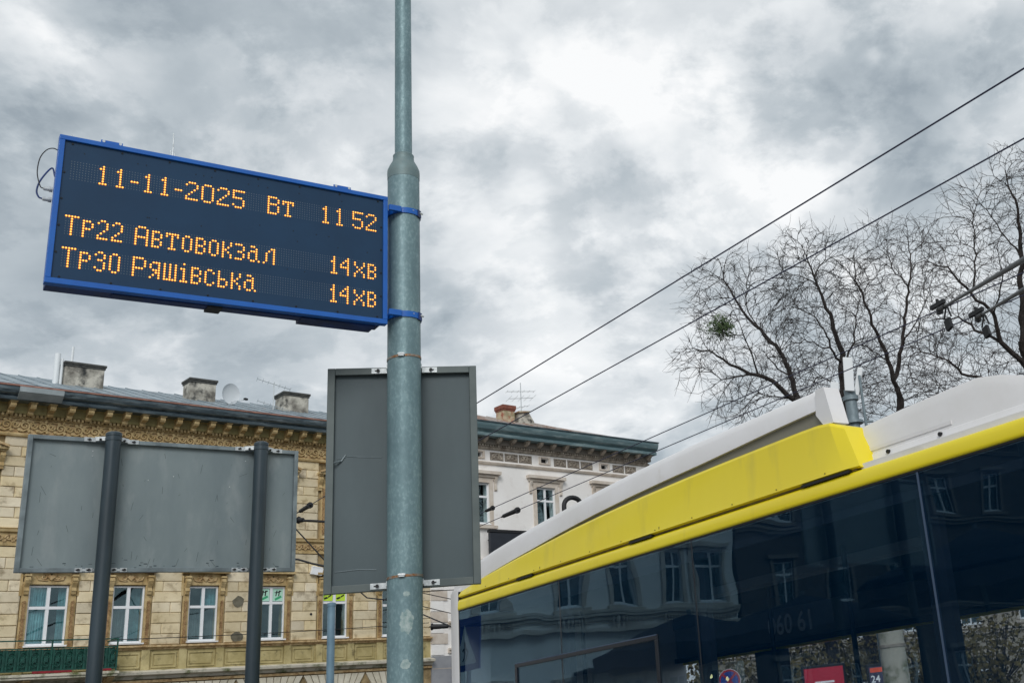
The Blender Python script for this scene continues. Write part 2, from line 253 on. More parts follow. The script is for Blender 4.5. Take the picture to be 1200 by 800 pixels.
# ------------------------------------------------------------------ mesh helpers
class MB:
    def __init__(s): s.v = []; s.f = []; s.mi = []; s.cur = 0
    def add(s, vs, fs):
        o = len(s.v); s.v += [tuple(map(float, x)) for x in vs]; s.f += [tuple(i + o for i in f) for f in fs]; s.mi += [s.cur] * len(fs); return s
    def box(s, x0, x1, y0, y1, z0, z1):
        v = [(x0, y0, z0), (x1, y0, z0), (x1, y1, z0), (x0, y1, z0), (x0, y0, z1), (x1, y0, z1), (x1, y1, z1), (x0, y1, z1)]
        return s.add(v, [(3, 2, 1, 0), (4, 5, 6, 7), (0, 1, 5, 4), (1, 2, 6, 5), (2, 3, 7, 6), (3, 0, 4, 7)])
    def obox(s, c, ax, ay, az):
        c, ax, ay, az = map(np.array, (c, ax, ay, az))
        v = [c - ax - ay - az, c + ax - ay - az, c + ax + ay - az, c - ax + ay - az, c - ax - ay + az, c + ax - ay + az, c + ax + ay + az, c - ax + ay + az]
        return s.add(v, [(3, 2, 1, 0), (4, 5, 6, 7), (0, 1, 5, 4), (1, 2, 6, 5), (2, 3, 7, 6), (3, 0, 4, 7)])
    def tube(s, pts, r, n=8, caps=True, closed=False):
        pts = [np.array(p, float) for p in pts]; k = len(pts)
        if not hasattr(r, '__len__'): r = [r] * k
        rings = []; prev = None
        for i in range(k):
            a = pts[i - 1] if i or closed else pts[i]; b = pts[(i + 1) % k] if i < k - 1 or closed else pts[i]
            t = b - a; t = t / (np.linalg.norm(t) + 1e-12)
            if prev is None:
                h = np.array([0, 0, 1.]) if abs(t[2]) < .9 else np.array([1., 0, 0]); x = np.cross(t, h)
            else: x = prev - t * (prev @ t)
            x /= np.linalg.norm(x) + 1e-12; prev = x; y = np.cross(t, x)
            rings.append([pts[i] + r[i] * (math.cos(2 * math.pi * j / n) * x + math.sin(2 * math.pi * j / n) * y) for j in range(n)])
        v = [p for q in rings for p in q]; f = []
        for i in range(k if closed else k - 1):
            i2 = (i + 1) % k
            for j in range(n):
                j2 = (j + 1) % n; f.append((i * n + j, i * n + j2, i2 * n + j2, i2 * n + j))
        if caps and not closed: f += [tuple(range(n))[::-1], tuple((k - 1) * n + j for j in range(n))]
        return s.add(v, f)
    def prism(s, poly, fn, d0, d1):
        """poly: 2D outline; fn(p, q, d) -> xyz"""
        n = len(poly); v = [fn(p[0], p[1], d0) for p in poly] + [fn(p[0], p[1], d1) for p in poly]
        return s.add(v, [tuple(range(n))[::-1], tuple(range(n, 2 * n))] + [(i, (i + 1) % n, n + (i + 1) % n, n + i) for i in range(n)])
    def loft(s, secs, close_ends=True):
        n = len(secs[0]); v = [p for q in secs for p in q]; f = []
        for i in range(len(secs) - 1):
            for j in range(n):
                j2 = (j + 1) % n; f.append((i * n + j, i * n + j2, (i + 1) * n + j2, (i + 1) * n + j))
        if close_ends: f += [tuple(range(n))[::-1], tuple((len(secs) - 1) * n + j for j in range(n))]
        return s.add(v, f)
    def lathe(s, prof, c=(0, 0, 0), n=20):
        return s.loft([[(c[0] + r * math.cos(2 * math.pi * j / n), c[1] + r * math.sin(2 * math.pi * j / n), c[2] + z) for j in range(n)] for r, z in prof])
    def mesh(s, name, m, smooth=False):
        me = bpy.data.meshes.new(name); me.from_pydata(s.v, [], s.f)
        ms = m if isinstance(m, (list, tuple)) else [m]
        for x in ms: me.materials.append(M[x])
        if len(ms) > 1: me.polygons.foreach_set('material_index', s.mi)
        if smooth: me.polygons.foreach_set('use_smooth', [True] * len(me.polygons))
        me.update(); return me
    def build(s, name, m, parent=None, smooth=False, bev=0, kind=None, loc=None):
        me = s.mesh(name, m, smooth)
        import bmesh
        bm = bmesh.new(); bm.from_mesh(me); bmesh.ops.recalc_face_normals(bm, faces=bm.faces[:]); bm.to_mesh(me); bm.free()
        o = bpy.data.objects.new(name, me); COL.objects.link(o)
        if parent: o.parent = parent
        if loc is not None: o.location = loc
        if bev:
            b = o.modifiers.new('bevel', 'BEVEL'); b.width = bev; b.segments = 2; b.limit_method = 'ANGLE'; b.angle_limit = .6
        if smooth:
            try: me.set_sharp_from_angle(angle=.75)
            except Exception: pass
        if kind: o['kind'] = kind
        return o
def B(*a): return MB().box(*a)
def smooth_path(pts, k=6):
    P = [np.array(p, float) for p in pts]; P = [2 * P[0] - P[1]] + P + [2 * P[-1] - P[-2]]; o = []
    for i in range(1, len(P) - 2):
        for j in range(k):
            t = j / k; o.append(.5 * ((2 * P[i]) + (-P[i - 1] + P[i + 1]) * t + (2 * P[i - 1] - 5 * P[i] + 4 * P[i + 1] - P[i + 2]) * t * t + (-P[i - 1] + 3 * P[i] - 3 * P[i + 1] + P[i + 2]) * t ** 3))
    return o + [P[-2]]
def inst(name, me, parent, loc, scale=(1, 1, 1), rot=(0, 0, 0)):
    o = bpy.data.objects.new(name, me); COL.objects.link(o); o.parent = parent; o.location = loc; o.scale = scale; o.rotation_euler = rot; return o
def tag(o, label, cat, group=None, kind=None):
    o['label'] = label; o['category'] = cat
    if group: o['group'] = group
    if kind: o['kind'] = kind
    return o
def thing(name, label, cat, loc=(0, 0, 0), rz=0, group=None):
    o = bpy.data.objects.new(name, None); COL.objects.link(o); o.location = tuple(map(float, loc)); o.rotation_euler = (0, 0, rz); o.empty_display_size = .2
    return tag(o, label, cat, group)
def struct(name, mb, m): return mb.build(name, m, kind='structure')
def unit_block(bev=.06):
    """a unit cube -0.5..0.5 with its front edges (y-) chamfered"""
    b = bev; mb = MB()
    v = [(-.5, .5, -.5), (.5, .5, -.5), (.5, .5, .5), (-.5, .5, .5), (-.5, -.2, -.5), (.5, -.2, -.5), (.5, -.2, .5), (-.5, -.2, .5),
         (-.5 + b, -.5, -.5 + b), (.5 - b, -.5, -.5 + b), (.5 - b, -.5, .5 - b), (-.5 + b, -.5, .5 - b)]
    return mb.add(v, [(0, 1, 2, 3), (0, 4, 5, 1), (1, 5, 6, 2), (2, 6, 7, 3), (3, 7, 4, 0), (4, 8, 9, 5), (5, 9, 10, 6), (6, 10, 11, 7), (7, 11, 8, 4), (8, 11, 10, 9)])

# ------------------------------------------------------------------ street frame: a = along the bus lane (away from us), w = across, towards the bus
UX, UY = -0.6311, 0.7757
def st(a, w, z=0.0): return (UX * a + UY * w, UY * a - UX * w, z)
RZ_ST = math.atan2(-UY, -UX)          # local x = -a, local y = +w
# ------------------------------------------------------------------ ground
struct('ground', B(-220, 220, -220, 300, -.5, 0.0), 'asphalt')
def st_quad(mb, a0, a1, w0, w1, z0, z1):
    mb.add([st(a0, w0, z0), st(a1, w0, z0), st(a1, w1, z0), st(a0, w1, z0), st(a0, w0, z1), st(a1, w0, z1), st(a1, w1, z1), st(a0, w1, z1)],
           [(3, 2, 1, 0), (4, 5, 6, 7), (0, 1, 5, 4), (1, 2, 6, 5), (2, 3, 7, 6), (3, 0, 4, 7)])
mb = MB(); st_quad(mb, -25, 22, -16, 3.72, -.05, .14); struct('pavement', mb, 'paving')
mb = MB(); st_quad(mb, -25, 22.15, 3.72, 3.90, -.05, .145); struct('kerb', mb, 'kerb')
mb = MB(); st_quad(mb, -40, 60, 3.90, 13.5, -.02, .004); struct('road', mb, 'asphalt')
mb = MB()
for k in range(16): st_quad(mb, -30 + k * 4, -28.2 + k * 4, 7.3, 7.42, .004, .008)
struct('lane_marking', mb, 'paint_white')

# ------------------------------------------------------------------ galvanised pole
PB, PT = np.array([-1.6345, 5.1605, 0]), np.array([-1.641, 5.170, 5.3])
lean = (PT - PB) / 5.3
def pol(z): return PB + lean * z
pole = thing('street_pole', 'tall galvanised steel pole with a narrower upper tube, standing in front of everything', 'pole', PB)
def lp(z): return tuple(lean * z)
RL, RU = .0775, .043
MB().tube([lp(.0), lp(4.335)], RL, 40).build('lower_tube', 'galv', pole, smooth=True)
mb = MB(); secs = []
for r, z in [(RL + .001, 4.30), (RL + .002, 4.335), (RL + .001, 4.352), (RL - .008, 4.375), (RL - .024, 4.405), (RU + .008, 4.425), (RU + .009, 4.437), (RU + .001, 4.446)]:
    c = lp(z); secs.append([(c[0] + r * math.cos(2 * math.pi * j / 40), c[1] + r * math.sin(2 * math.pi * j / 40), c[2]) for j in range(40)])
mb.loft(secs).build('reducing_collar', 'galv_dark', pole, smooth=True)
MB().tube([lp(4.40), lp(9.2)], [RU, .036], 32).build('upper_tube', 'galv', pole, smooth=True)
MB().tube([lp(9.2), lp(9.22), lp(9.24)], [.038, .038, .01], 24).build('top_cap', 'galv', pole, smooth=True)
MB().tube([lp(0.0), lp(.02), lp(.021), lp(.16), lp(.161)], [.17, .17, .12, .10, RL], 24).build('base_flange', 'galv', pole, smooth=True)
# worn patches where stickers were, on the face towards us
vd = np.array([-PB[0], -PB[1], 0]); vd /= np.linalg.norm(vd); sd = np.array([-vd[1], vd[0], 0]) * -1
def scuff(z0, half, hz, off, seed):
    r = random.Random(seed); mb = MB(); k = 28; c = lp(z0); a0 = math.atan2(vd[1], vd[0]) + off; ring = []
    for i in range(k):
        t = 2 * math.pi * i / k; q = 1 + r.uniform(-.16, .12); da = half * math.cos(t) * q; dz = hz * math.sin(t) * q
        ring.append((c[0] + (RL + .0007) * math.cos(a0 + da), c[1] + (RL + .0007) * math.sin(a0 + da), z0 + dz))
    ctr = [(c[0] + (RL + .0007) * math.cos(a0 + d), c[1] + (RL + .0007) * math.sin(a0 + d), z0) for d in (-half * .5, half * .5)]
    mid = [(c[0] + (RL + .0007) * math.cos(a0 + half * .55 * math.cos(2 * math.pi * i / k)), c[1] + (RL + .0007) * math.sin(a0 + half * .55 * math.cos(2 * math.pi * i / k)), z0 + hz * .55 * math.sin(2 * math.pi * i / k)) for i in range(k)]
    cc = (c[0] + (RL + .0007) * math.cos(a0), c[1] + (RL + .0007) * math.sin(a0), z0)
    f = [(i, (i + 1) % k, k + (i + 1) % k, k + i) for i in range(k)] + [(k + i, k + (i + 1) % k, 2 * k) for i in range(k)]
    mb.add(ring + mid + [cc], f); mb.build('worn_patch', 'galv_scuff', pole, smooth=True)
scuff(2.115, .40, .052, .1, 1); scuff(1.935, .26, .022, .02, 2); scuff(2.235, .2, .012, .1, 3)
# hose-clamp bands that hold the portrait board
def band(name, z, r0, r1, m, parent, off=(0, 0, 0), h=.008, n=40, tilt=0.0):
    mb = MB(); c = np.array(off); secs = []
    for r, dz in ((r0, -h), (r1, -h), (r1, h), (r0, h)):
        secs.append([(c[0] + r * math.cos(2 * math.pi * j / n), c[1] + r * math.sin(2 * math.pi * j / n), c[2] + dz + tilt * math.cos(2 * math.pi * j / n)) for j in range(n)])
    mb.loft(secs + [secs[0]], close_ends=False); return mb.build(name, m, parent, smooth=True)

# ------------------------------------------------------------------ LED departure display
LW, LH, LD = 1.406, .667, .13
LYAW = math.radians(39.4)
LBL = np.array([-2.7687, 4.1572, 3.4906])            # lower left front corner
LEX = np.array([math.cos(LYAW), math.sin(LYAW), 0]); LIN = np.array([-math.sin(LYAW), math.cos(LYAW), 0])
led = thing('led_display', 'blue framed amber LED departure board clamped to the galvanised pole', 'display board', LBL, LYAW)
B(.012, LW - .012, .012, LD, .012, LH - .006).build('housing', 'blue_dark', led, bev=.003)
B(.0205, LW - .0205, .004, .0118, .0235, LH - .0205).build('cover_plate', 'led_panel', led)
B(0, LW, -.006, .03, LH - .021, LH).build('frame_rail', 'blue', led, bev=.0018)
B(0, LW, -.006, .03, 0, .024).build('frame_rail', 'blue', led, bev=.0018)
B(0, .021, -.006, .03, .0242, LH - .0212).build('frame_rail', 'blue', led, bev=.0018)
B(LW - .021, LW, -.006, .03, .0242, LH - .0212).build('frame_rail', 'blue', led, bev=.0018)
B(LW - .0115, LW + .004, .0305, LD - .01, .03, LH - .01).build('side_channel', 'blue', led, bev=.002)
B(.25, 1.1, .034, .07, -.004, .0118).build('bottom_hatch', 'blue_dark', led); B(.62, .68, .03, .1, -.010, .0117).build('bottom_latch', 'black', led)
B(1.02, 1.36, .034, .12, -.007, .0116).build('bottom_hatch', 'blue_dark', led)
for x in (.197, 1.19):                                # folded lifting lugs on the top edge
    mb = MB(); mb.box(x - .042, x + .042, .02, .075, LH, LH + .004); mb.box(x - .042, x + .042, .02, .023, LH + .004, LH + .024)
    lg = mb.build('lifting_lug', 'blue', led)
    mb = MB()
    for d in (-.032, .032): mb.tube([(x + d, .0195, LH + .016), (x + d, .014, LH + .016)], .006, 10)
    mb.build('lug_bolt', 'steel', lg)
for x, h in ((.05, .04), (.443, .145), (.452, .045), (.436, .06)):
    MB().tube([(x, .06, LH), (x + .002, .06, LH + h * .5), (x - .001, .06, LH + h)], [.0030, .0027, .0020], 6).build('bird_spike', 'steel', led)
mb = MB()
for k in range(8):
    for z in (.034, LH - .032): mb.tube([(.05 + k * .187, .0045, z), (.05 + k * .187, .0015, z)], .0042, 10)
for z in (.14, .26, .38, .5):
    for x in (.03, LW - .03): mb.tube([(x, .0045, z), (x, .0015, z)], .0042, 10)
r_ = random.Random(3)
for k in range(30):
    x, z = r_.uniform(.05, LW - .05), r_.choice([.21, .355, .405, .6]); mb.tube([(x, .0045, z), (x, .003, z)], .0026, 8)
mb.build('cover_screw', 'screw', led, kind='stuff')
# cable glands and the looped leads on the left flank
for z in (.385, .402 + .03):
    MB().tube([(.0, .05, z), (-.012, .05, z), (-.0121, .05, z), (-.03, .05, z), (-.034, .05, z)], [.011, .011, .0085, .0085, .004], 12).build('cable_gland', 'steel', led, smooth=True)
MB().tube(smooth_path([(-.033, .05, .432), (-.045, .05, .44), (-.06, .055, .50), (-.056, .06, .57), (-.036, .065, .615), (-.012, .07, .632), (.012, .08, .63)]), .0022, 8).build('power_lead', 'cable', led, smooth=True)
MB().tube(smooth_path([(-.033, .05, .385), (-.046, .05, .39), (-.055, .055, .42), (-.045, .055, .47), (-.010, .06, .535), (.004, .06, .50), (.012, .06, .49)]), .0035, 8).build('data_lead', 'blue_dark', led, smooth=True)
# the writing: 8-row dot matrix
G = {'T': '#####|..#..|..#..|..#..|..#..|..#..|..#..|..#..', 'р': '|###.|#..#|#..#|###.|#...|#...|#...', '2s': '.##.|#..#|...#|...#|..#.|.#..|#...|####',
     '3s': '.##.|#..#|...#|.##.|...#|...#|#..#|.##.', '0s': '.##.|#..#|#..#|#..#|#..#|#..#|#..#|.##.', 'А': '.###.|#...#|#...#|#...#|#####|#...#|#...#|#...#',
     'в': '|###.|#..#|#..#|###.|#..#|#..#|###.', 'т': '|#####|#.#.#|..#..|..#..|..#..|..#..|.###.', 'о': '|.##.|#..#|#..#|#..#|#..#|#..#|.##.',
     'к': '|#..#|#..#|#.#.|##..|#.#.|#..#|#..#', 'з': '|###.|...#|...#|.##.|...#|...#|###.', 'а': '|.##..|...#.|.###.|#..#.|#..#.|#..#.|.##.#',
     'л': '|...##|..#.#|.#..#|.#..#|.#..#|.#..#|#...#', 'Р': '####.|#...#|#...#|#...#|####.|#....|#....|#....', 'я': '|.###|#..#|#..#|.###|..##|.#.#|#..#',
     'ш': '|#.#.#|#.#.#|#.#.#|#.#.#|#.#.#|#.#.#|#####', 'і': '.#.||##.|.#.|.#.|.#.|.#.|###', 'с': '|.##.|#..#|#...|#...|#...|#..#|.##.', 'ь': '|#...|#...|#...|###.|#..#|#..#|###.',
     '1': '.#.|##.|.#.|.#.|.#.|.#.|.#.|###', '1s': '.#.|.#.|##.|.#.|.#.|.#.|.#.|###', '4': '...#|..##|.#.#|#..#|####|...#|...#|...#', 'х': '|#...#|#...#|.#.#.|..#..|.#.#.|#...#|#...#',
     '2': '.###.|#...#|....#|...#.|..#..|.#...|#....|#####', '0': '.###.|#...#|#...#|#...#|#...#|#...#|#...#|.###.', '5': '#####|#....|#....|####.|....#|....#|#...#|.###.',
     'В': '####.|#...#|#...#|####.|#...#|#...#|#...#|####.', '-': '||||###'}
ROWS = [(.1120, [('1', 10), ('1', 16), ('-', 21), ('1', 26), ('1', 32), ('-', 37), ('2', 41), ('0', 47), ('2', 53), ('5', 59), ('В', 73), ('т', 79), ('1', 96), ('1', 102), ('5', 109), ('2', 115)]),
        (.3618, [('T', 0), ('р', 6), ('2s', 11), ('2s', 16), ('А', 24), ('в', 30), ('т', 35), ('о', 41), ('в', 46), ('о', 51), ('к', 56), ('з', 61), ('а', 66), ('л', 72), ('1s', 100), ('4', 104), ('х', 110), ('в', 116)]),
        (.5040, [('T', 0), ('р', 6), ('3s', 11), ('0s', 16), ('Р', 24), ('я', 30), ('ш', 35), ('і', 41), ('в', 45), ('с', 50), ('ь', 55), ('к', 60), ('а', 65), ('1s', 100), ('4', 104), ('х', 110), ('в', 116)])]
PX_, PZ_ = .01088, .0114
def dot(mb, x, z, r, y, n=8, dome=0.0):
    v = [(x + r * math.cos(2 * math.pi * j / n), y, z + r * math.sin(2 * math.pi * j / n)) for j in range(n)]
    if dome:
        v2 = [(x + .58 * r * math.cos(2 * math.pi * j / n), y - dome, z + .58 * r * math.sin(2 * math.pi * j / n)) for j in range(n)]
        o = 0; mb.add(v + v2 + [(x, y - dome * 1.25, z)], [(j, (j + 1) % n, n + (j + 1) % n, n + j) for j in range(n)]); s0 = mb.cur
        mb.cur = 1; mb.add(v2 + [(x, y - dome * 1.25, z)], [(j, (j + 1) % n, n) for j in range(n)]); mb.cur = s0
    else: mb.add(v, [tuple(range(n))])
off = MB()
for top, chars in ROWS:
    lit = set()
    for ch, c0 in chars:
        mb = MB()
        for r, line in enumerate(G[ch].split('|')):
            for c, s in enumerate(line):
                if s == '#':
                    lit.add((r, c0 + c)); dot(mb, .0535 + (c0 + c) * PX_, LH - top - r * PZ_, .0047, .0038, 8, .0022)
        mb.build('led_character', ['led_on', 'led_core'], led)
    for r in range(8):
        for c in range(0, 120):
            if (r, c) not in lit and c < 122: dot(off, .0535 + c * PX_, LH - top - r * PZ_, .0017, .0036, 5)
off.build('unlit_led', 'led_off', led, kind='stuff')
# pole clamps (blue bands) that carry the display
pl = lambda z: (np.array([(pol(z) - LBL) @ LEX, (pol(z) - LBL) @ LIN, z - LBL[2]]))
for z in (4.10, 3.553):
    c = pl(z); cl = band('pole_clamp', z, RL + .0012, RL + .0052, 'blue', led, c, h=.0145)
    mb = MB(); mb.box(LW + .004, c[0] - RL * .55, c[1] - RL - .004, c[1] - RL + .012, c[2] - .0143, c[2] + .0143); mb.box(LW + .004, LW + .012, .03, LD - .012, c[2] - .03, c[2] + .03)
    mb.box(LW + .004, c[0] - RL * .2, c[1] - .01, c[1] + .01, c[2] - .014, c[2] + .014)
    mb.build('clamp_arm', 'blue', cl, bev=.0015)
    mb = MB(); e = c + np.array([RL * .72, -RL * .78, 0]); mb.obox(e, (.012, .010, 0), (-.002, .003, 0), (0, 0, .019)); mb.build('clamp_ear', 'blue_dark', cl)
    mb = MB(); mb.tube([e + (-.05, -.016, .004), e + (.022, .008, .006)], .0042, 8); mb.tube([e + (-.044, -.014, .0042), e + (-.036, -.012, .0044)], .0085, 6); mb.tube([e + (.004, .006, .006), e + (.012, .008, .006)], .0085, 6)
    mb.build('clamp_bolt', 'steel', cl)

# ------------------------------------------------------------------ portrait sign board on the pole (seen from behind)
BW, BH, BYAW = .6915, 1.059, math.radians(16.33)
bc = np.array([-1.676, 5.270, 2.806 - BH / 2])
brd = thing('sign_board', 'tall dark grey sign board seen from behind, strapped to the galvanised pole', 'sign', bc, BYAW)
B(-BW / 2 + .004, BW / 2 - .004, .0, .006, .004, BH - .004).build('panel', 'grey_paint_d', brd)
B(-BW / 2 + .006, BW / 2 - .006, .0064, .008, .006, BH - .006).build('front_sheet', 'sign_front', brd)
for s in (-1, 1): B(min(s * BW / 2, s * (BW / 2 - .034)), max(s * BW / 2, s * (BW / 2 - .034)), -.026, .0055, 0, BH).build('frame_rail', 'grey_rail_d', brd, bev=.002)
for z in (0, BH - .034): B(-BW / 2 + .0345, BW / 2 - .0345, -.026, .0055, z, z + .034).build('frame_rail', 'grey_rail_d', brd, bev=.002)
BEX = np.array([math.cos(BYAW), math.sin(BYAW), 0]); BIN = np.array([-math.sin(BYAW), math.cos(BYAW), 0])
def bl(z): d = pol(z) - bc; return np.array([d @ BEX, d @ BIN, z - bc[2]])
for z, tl in ((3.345, .004), (2.315, .003)):
    c = bl(z); zb = .02 if z < 3 else BH - .018
    st_ = band('strap', z, RL + .0008, RL + .0024, 'rust', brd, c, h=.0055, tilt=tl)
    mb = MB(); mb.obox(c + (-.012, -RL - .006, .002), (.012, 0, 0), (0, .006, 0), (0, 0, .0075)); mb.tube([c + (-.028, -RL - .008, .003), c + (.004, -RL - .008, .003)], .0055, 8); mb.build('strap_screw', 'steel', st_)
    for s in (-1, 1):
        x0 = c[0] + s * (RL + .004); x1 = c[0] + s * (RL + .075); a, b = min(x0, x1), max(x0, x1)
        mb = MB(); mb.box(a, b, -.0305, -.0265, zb - .013, zb + .013); mb.box(min(x0, x0 - s * .005), max(x0, x0 - s * .005), -.1, -.0265, zb - .011, zb + .011)
        br = mb.build('bracket', 'steel', brd)
        mb = MB(); mb.tube([(c[0] + s * (RL + .045), -.031, zb), (c[0] + s * (RL + .045), -.040, zb)], .008, 6); mb.box(c[0] + s * (RL + .052) - .008, c[0] + s * (RL + .052) + .008, -.0315, -.0306, zb - .003, zb + .003); mb.build('bracket_bolt', 'black', br)
# scratches in the paint
mb = MB(); mb.tube([(-.30, -.0006, .62), (-.25, -.0006, .632), (-.18, -.0006, .626), (-.1, -.0006, .622)], .0022, 5); mb.tube([(-.31, -.0265, .60), (-.28, -.004, .61), (-.26, -.001, .64)], .004, 6)
mb.tube([(-.3, -.0006, .098), (-.2, -.0006, .104), (-.12, -.0006, .098)], .0026, 5); mb.build('torn_edge', 'grey_rail', brd)

# ------------------------------------------------------------------ wide sign board on two posts (seen from behind)
CW, CH, CYAW = 1.532, .783, math.radians(41.96)
cc = np.array([-3.5879, 6.7629, 0])
wb = thing('road_sign', 'wide grey road sign seen from behind on two slate posts, before the ochre house', 'sign', cc, CYAW)
ZB = 2.717
B(-CW / 2 + .004, CW / 2 - .004, 0, .006, ZB + .004, ZB + CH - .004).build('panel', 'grey_paint', wb)
B(-CW / 2 + .006, CW / 2 - .006, .0064, .008, ZB + .006, ZB + CH - .006).build('front_sheet', 'sign_front', wb)
for s in (-1, 1): B(min(s * CW / 2, s * (CW / 2 - .024)), max(s * CW / 2, s * (CW / 2 - .024)), -.024, .0055, ZB, ZB + CH).build('frame_rail', 'grey_rail', wb, bev=.002)
for z in (ZB, ZB + CH - .024): B(-CW / 2 + .0245, CW / 2 - .0245, -.024, .0055, z, z + .024).build('frame_rail', 'grey_rail', wb, bev=.002)
for x in (-.339, .512):
    PR = .041; y = -.024 - PR - .004
    po = MB().tube([(x, y, 0), (x, y, ZB + CH + .012)], PR, 28).build('post', 'post_paint', wb, smooth=True)
    MB().tube([(x, y, ZB + CH + .006), (x, y, ZB + CH + .022), (x, y, ZB + CH + .03), (x, y, ZB + CH + .034)], [PR + .003, PR + .003, PR - .008, .004], 28).build('post_cap', 'post_paint', po, smooth=True)
    for zb in (ZB + .012, ZB + CH - .012):
        for s in (-1, 1):
            x0, x1 = x + s * (PR - .004), x + s * (PR + .09); a, b = min(x0, x1), max(x0, x1)
            if zb > 3:
                mb = MB(); mb.obox((x + s * (PR + .022), -.042, zb + .006), (.028, s * .016, 0), (0, .0018, 0), (0, 0, .012)); mb.obox((x + s * (PR + .075), -.0285, zb + .001), (.03, 0, 0), (0, .0018, 0), (0, 0, .0125))
            else:
                mb = MB(); mb.box(x + s * (PR + .022) - .018, x + s * (PR + .022) + .018, -.0285, -.0248, zb - .0115, zb + .0115); mb.box(x + s * (PR + .075) - .018, x + s * (PR + .075) + .018, -.0285, -.0248, zb - .0115, zb + .0115)
                mb.box(a, b, -.0246, -.0242, zb - .006, zb + .006)
            br = mb.build('bracket', 'steel', wb)
            mb = MB()
            for d in (.024, .078): mb.tube([(x + s * (PR + d), -.031 - (.012 if zb > 3 and d < .05 else 0), zb), (x + s * (PR + d), -.040 - (.012 if zb > 3 and d < .05 else 0), zb)], .0068, 6); mb.box(x + s * (PR + d) - .011, x + s * (PR + d) + .011, -.0312, -.0306, zb - .0035, zb + .0035)
            mb.build('bracket_bolt', 'black', br)
        if zb > 3: band('post_strap', zb, PR + .0006, PR + .003, 'post_paint', wb, (x, y, zb), h=.011)
mb = MB()
for x, z in ((-.12, .55), (.02, .58), (.35, .53), (.44, .70), (-.43, .68), (-.43, .71)): mb.tube([(x, -.0004, ZB + z), (x, -.0025, ZB + z)], .0032, 8)
mb.build('rivet', 'steel', wb, kind='stuff')
r_ = random.Random(12); mb = MB()                     # scuffs and old glue marks on the bare metal
for k in range(46):
    x, z = r_.uniform(-.72, .72), ZB + .03 + (CH - .08) * r_.random() ** (1.8 if k % 2 else 1); l = r_.uniform(.004, .03); a = r_.gauss(1.5, .5)
    mb.obox((x, -.0002, z), (l * math.cos(a), 0, l * math.sin(a)), (0, .0003, 0), (-.0009 * math.sin(a), 0, .0009 * math.cos(a)))
mb.build('scuff', 'grey_paint_d', wb, kind='stuff')
mb = MB()
for k in range(30): mb.obox((r_.uniform(-.7, .7), -.0002, ZB + .028 + abs(r_.gauss(0, .02))), (r_.uniform(.002, .012), 0, 0), (0, .0003, 0), (0, 0, r_.uniform(.0008, .003)))
mb.build('grime', 'post_paint', wb, kind='stuff')

# ------------------------------------------------------------------ slim post behind the portrait board
q = at(387.5, 760, 11.2)
sp = thing('slim_post', 'slim light blue-grey post half hidden behind the tall sign board', 'post', (q[0], q[1], 0))
MB().tube([(0, 0, 0), (0, 0, 3.0)], .037, 20).build('tube', 'post_light', sp, smooth=True)
MB().tube([(0, 0, 2.99), (0, 0, 3.02), (0, 0, 3.03)], [.042, .042, .01], 20).build('cap', 'post_light', sp, smooth=True)
for z in (2.17, 1.92): band('strap', z, .038, .042, 'steel', sp, (0, 0, z), h=.012)
MB().box(.036, .06, -.012, .012, 2.15, 2.19).build('strap_lug', 'black', sp)
# ------------------------------------------------------------------ house row across the square; local x = s along the facade, y = into the house
P0 = np.array([-17.81, 42.709, 0.0]); FRZ = math.atan2(.7496, .6618)
def fac(s, y, z):
    return (P0[0] + s * math.cos(FRZ) - y * math.sin(FRZ), P0[1] + s * math.sin(FRZ) + y * math.cos(FRZ), z)
def cells(mb, s0, s1, z0, z1, y0, y1, ops):
    ss = sorted({s0, s1} | {max(s0, min(s1, v)) for o in ops for v in o[:2]}); zs = sorted({z0, z1} | {max(z0, min(z1, v)) for o in ops for v in o[2:]})
    for i in range(len(ss) - 1):
        run = None
        for j in range(len(zs) - 1):
            cs, cz = (ss[i] + ss[i + 1]) / 2, (zs[j] + zs[j + 1]) / 2
            hole = any(o[0] < cs < o[1] and o[2] < cz < o[3] for o in ops)
            if not hole and run is None: run = zs[j]
            if (hole or j == len(zs) - 2) and run is not None:
                e = zs[j] if hole else zs[j + 1]
                if e > run: mb.box(ss[i], ss[i + 1], y0, y1, run, e)
                run = None
def window(parent, c, w, z0, z1, ztr=None, y=.07, frame='white_pvc', t=.055, panes=True, mullion=True):
    mb = MB(); x0, x1 = c - w / 2, c + w / 2
    mb.box(x0, x0 + t, y, y + .07, z0, z1); mb.box(x1 - t, x1, y, y + .07, z0, z1); mb.box(x0 + t, x1 - t, y, y + .07, z0, z0 + t * 1.2); mb.box(x0 + t, x1 - t, y, y + .07, z1 - t, z1)
    zs = [z0 + t * 1.2, z1 - t]
    if ztr: mb.box(x0 + t, x1 - t, y - .01, y + .065, ztr - .045, ztr + .045); zs = [z0 + t * 1.2, ztr - .045, ztr + .045, z1 - t]
    if mullion:
        mw = .05; 
        for k in range(0, len(zs), 2): mb.box(c - mw, c + mw, y - .006, y + .066, zs[k] + .001, zs[k + 1] - .001)
    mb.box(x0 - .04, x1 + .04, y - .14, y + .01, z0 - .05, z0 - .002)
    o = mb.build('window', frame, parent)
    if panes:
        for k in range(0, len(zs), 2):
            for a, b in ((x0 + t, c - .05), (c + .05, x1 - t)) if mullion else ((x0 + t, x1 - t),):
                MB().box(a, b, y + .03, y + .036, zs[k], zs[k + 1]).build('pane', 'pane', o)
    return o
def curtain(parent, a, b, z0, z1, m, y=.30):
    mb = MB(); n = 28; v = []
    for i in range(n + 1):
        x = a + (b - a) * i / n; dy = .03 * math.sin(i * 1.7) + .012 * math.sin(i * .63 + 1); v += [(x, y + dy, z0), (x, y + dy, z1)]
    mb.add(v, [(2 * i, 2 * i + 2, 2 * i + 3, 2 * i + 1) for i in range(n)]); mb.build('curtain', m, parent, smooth=True)
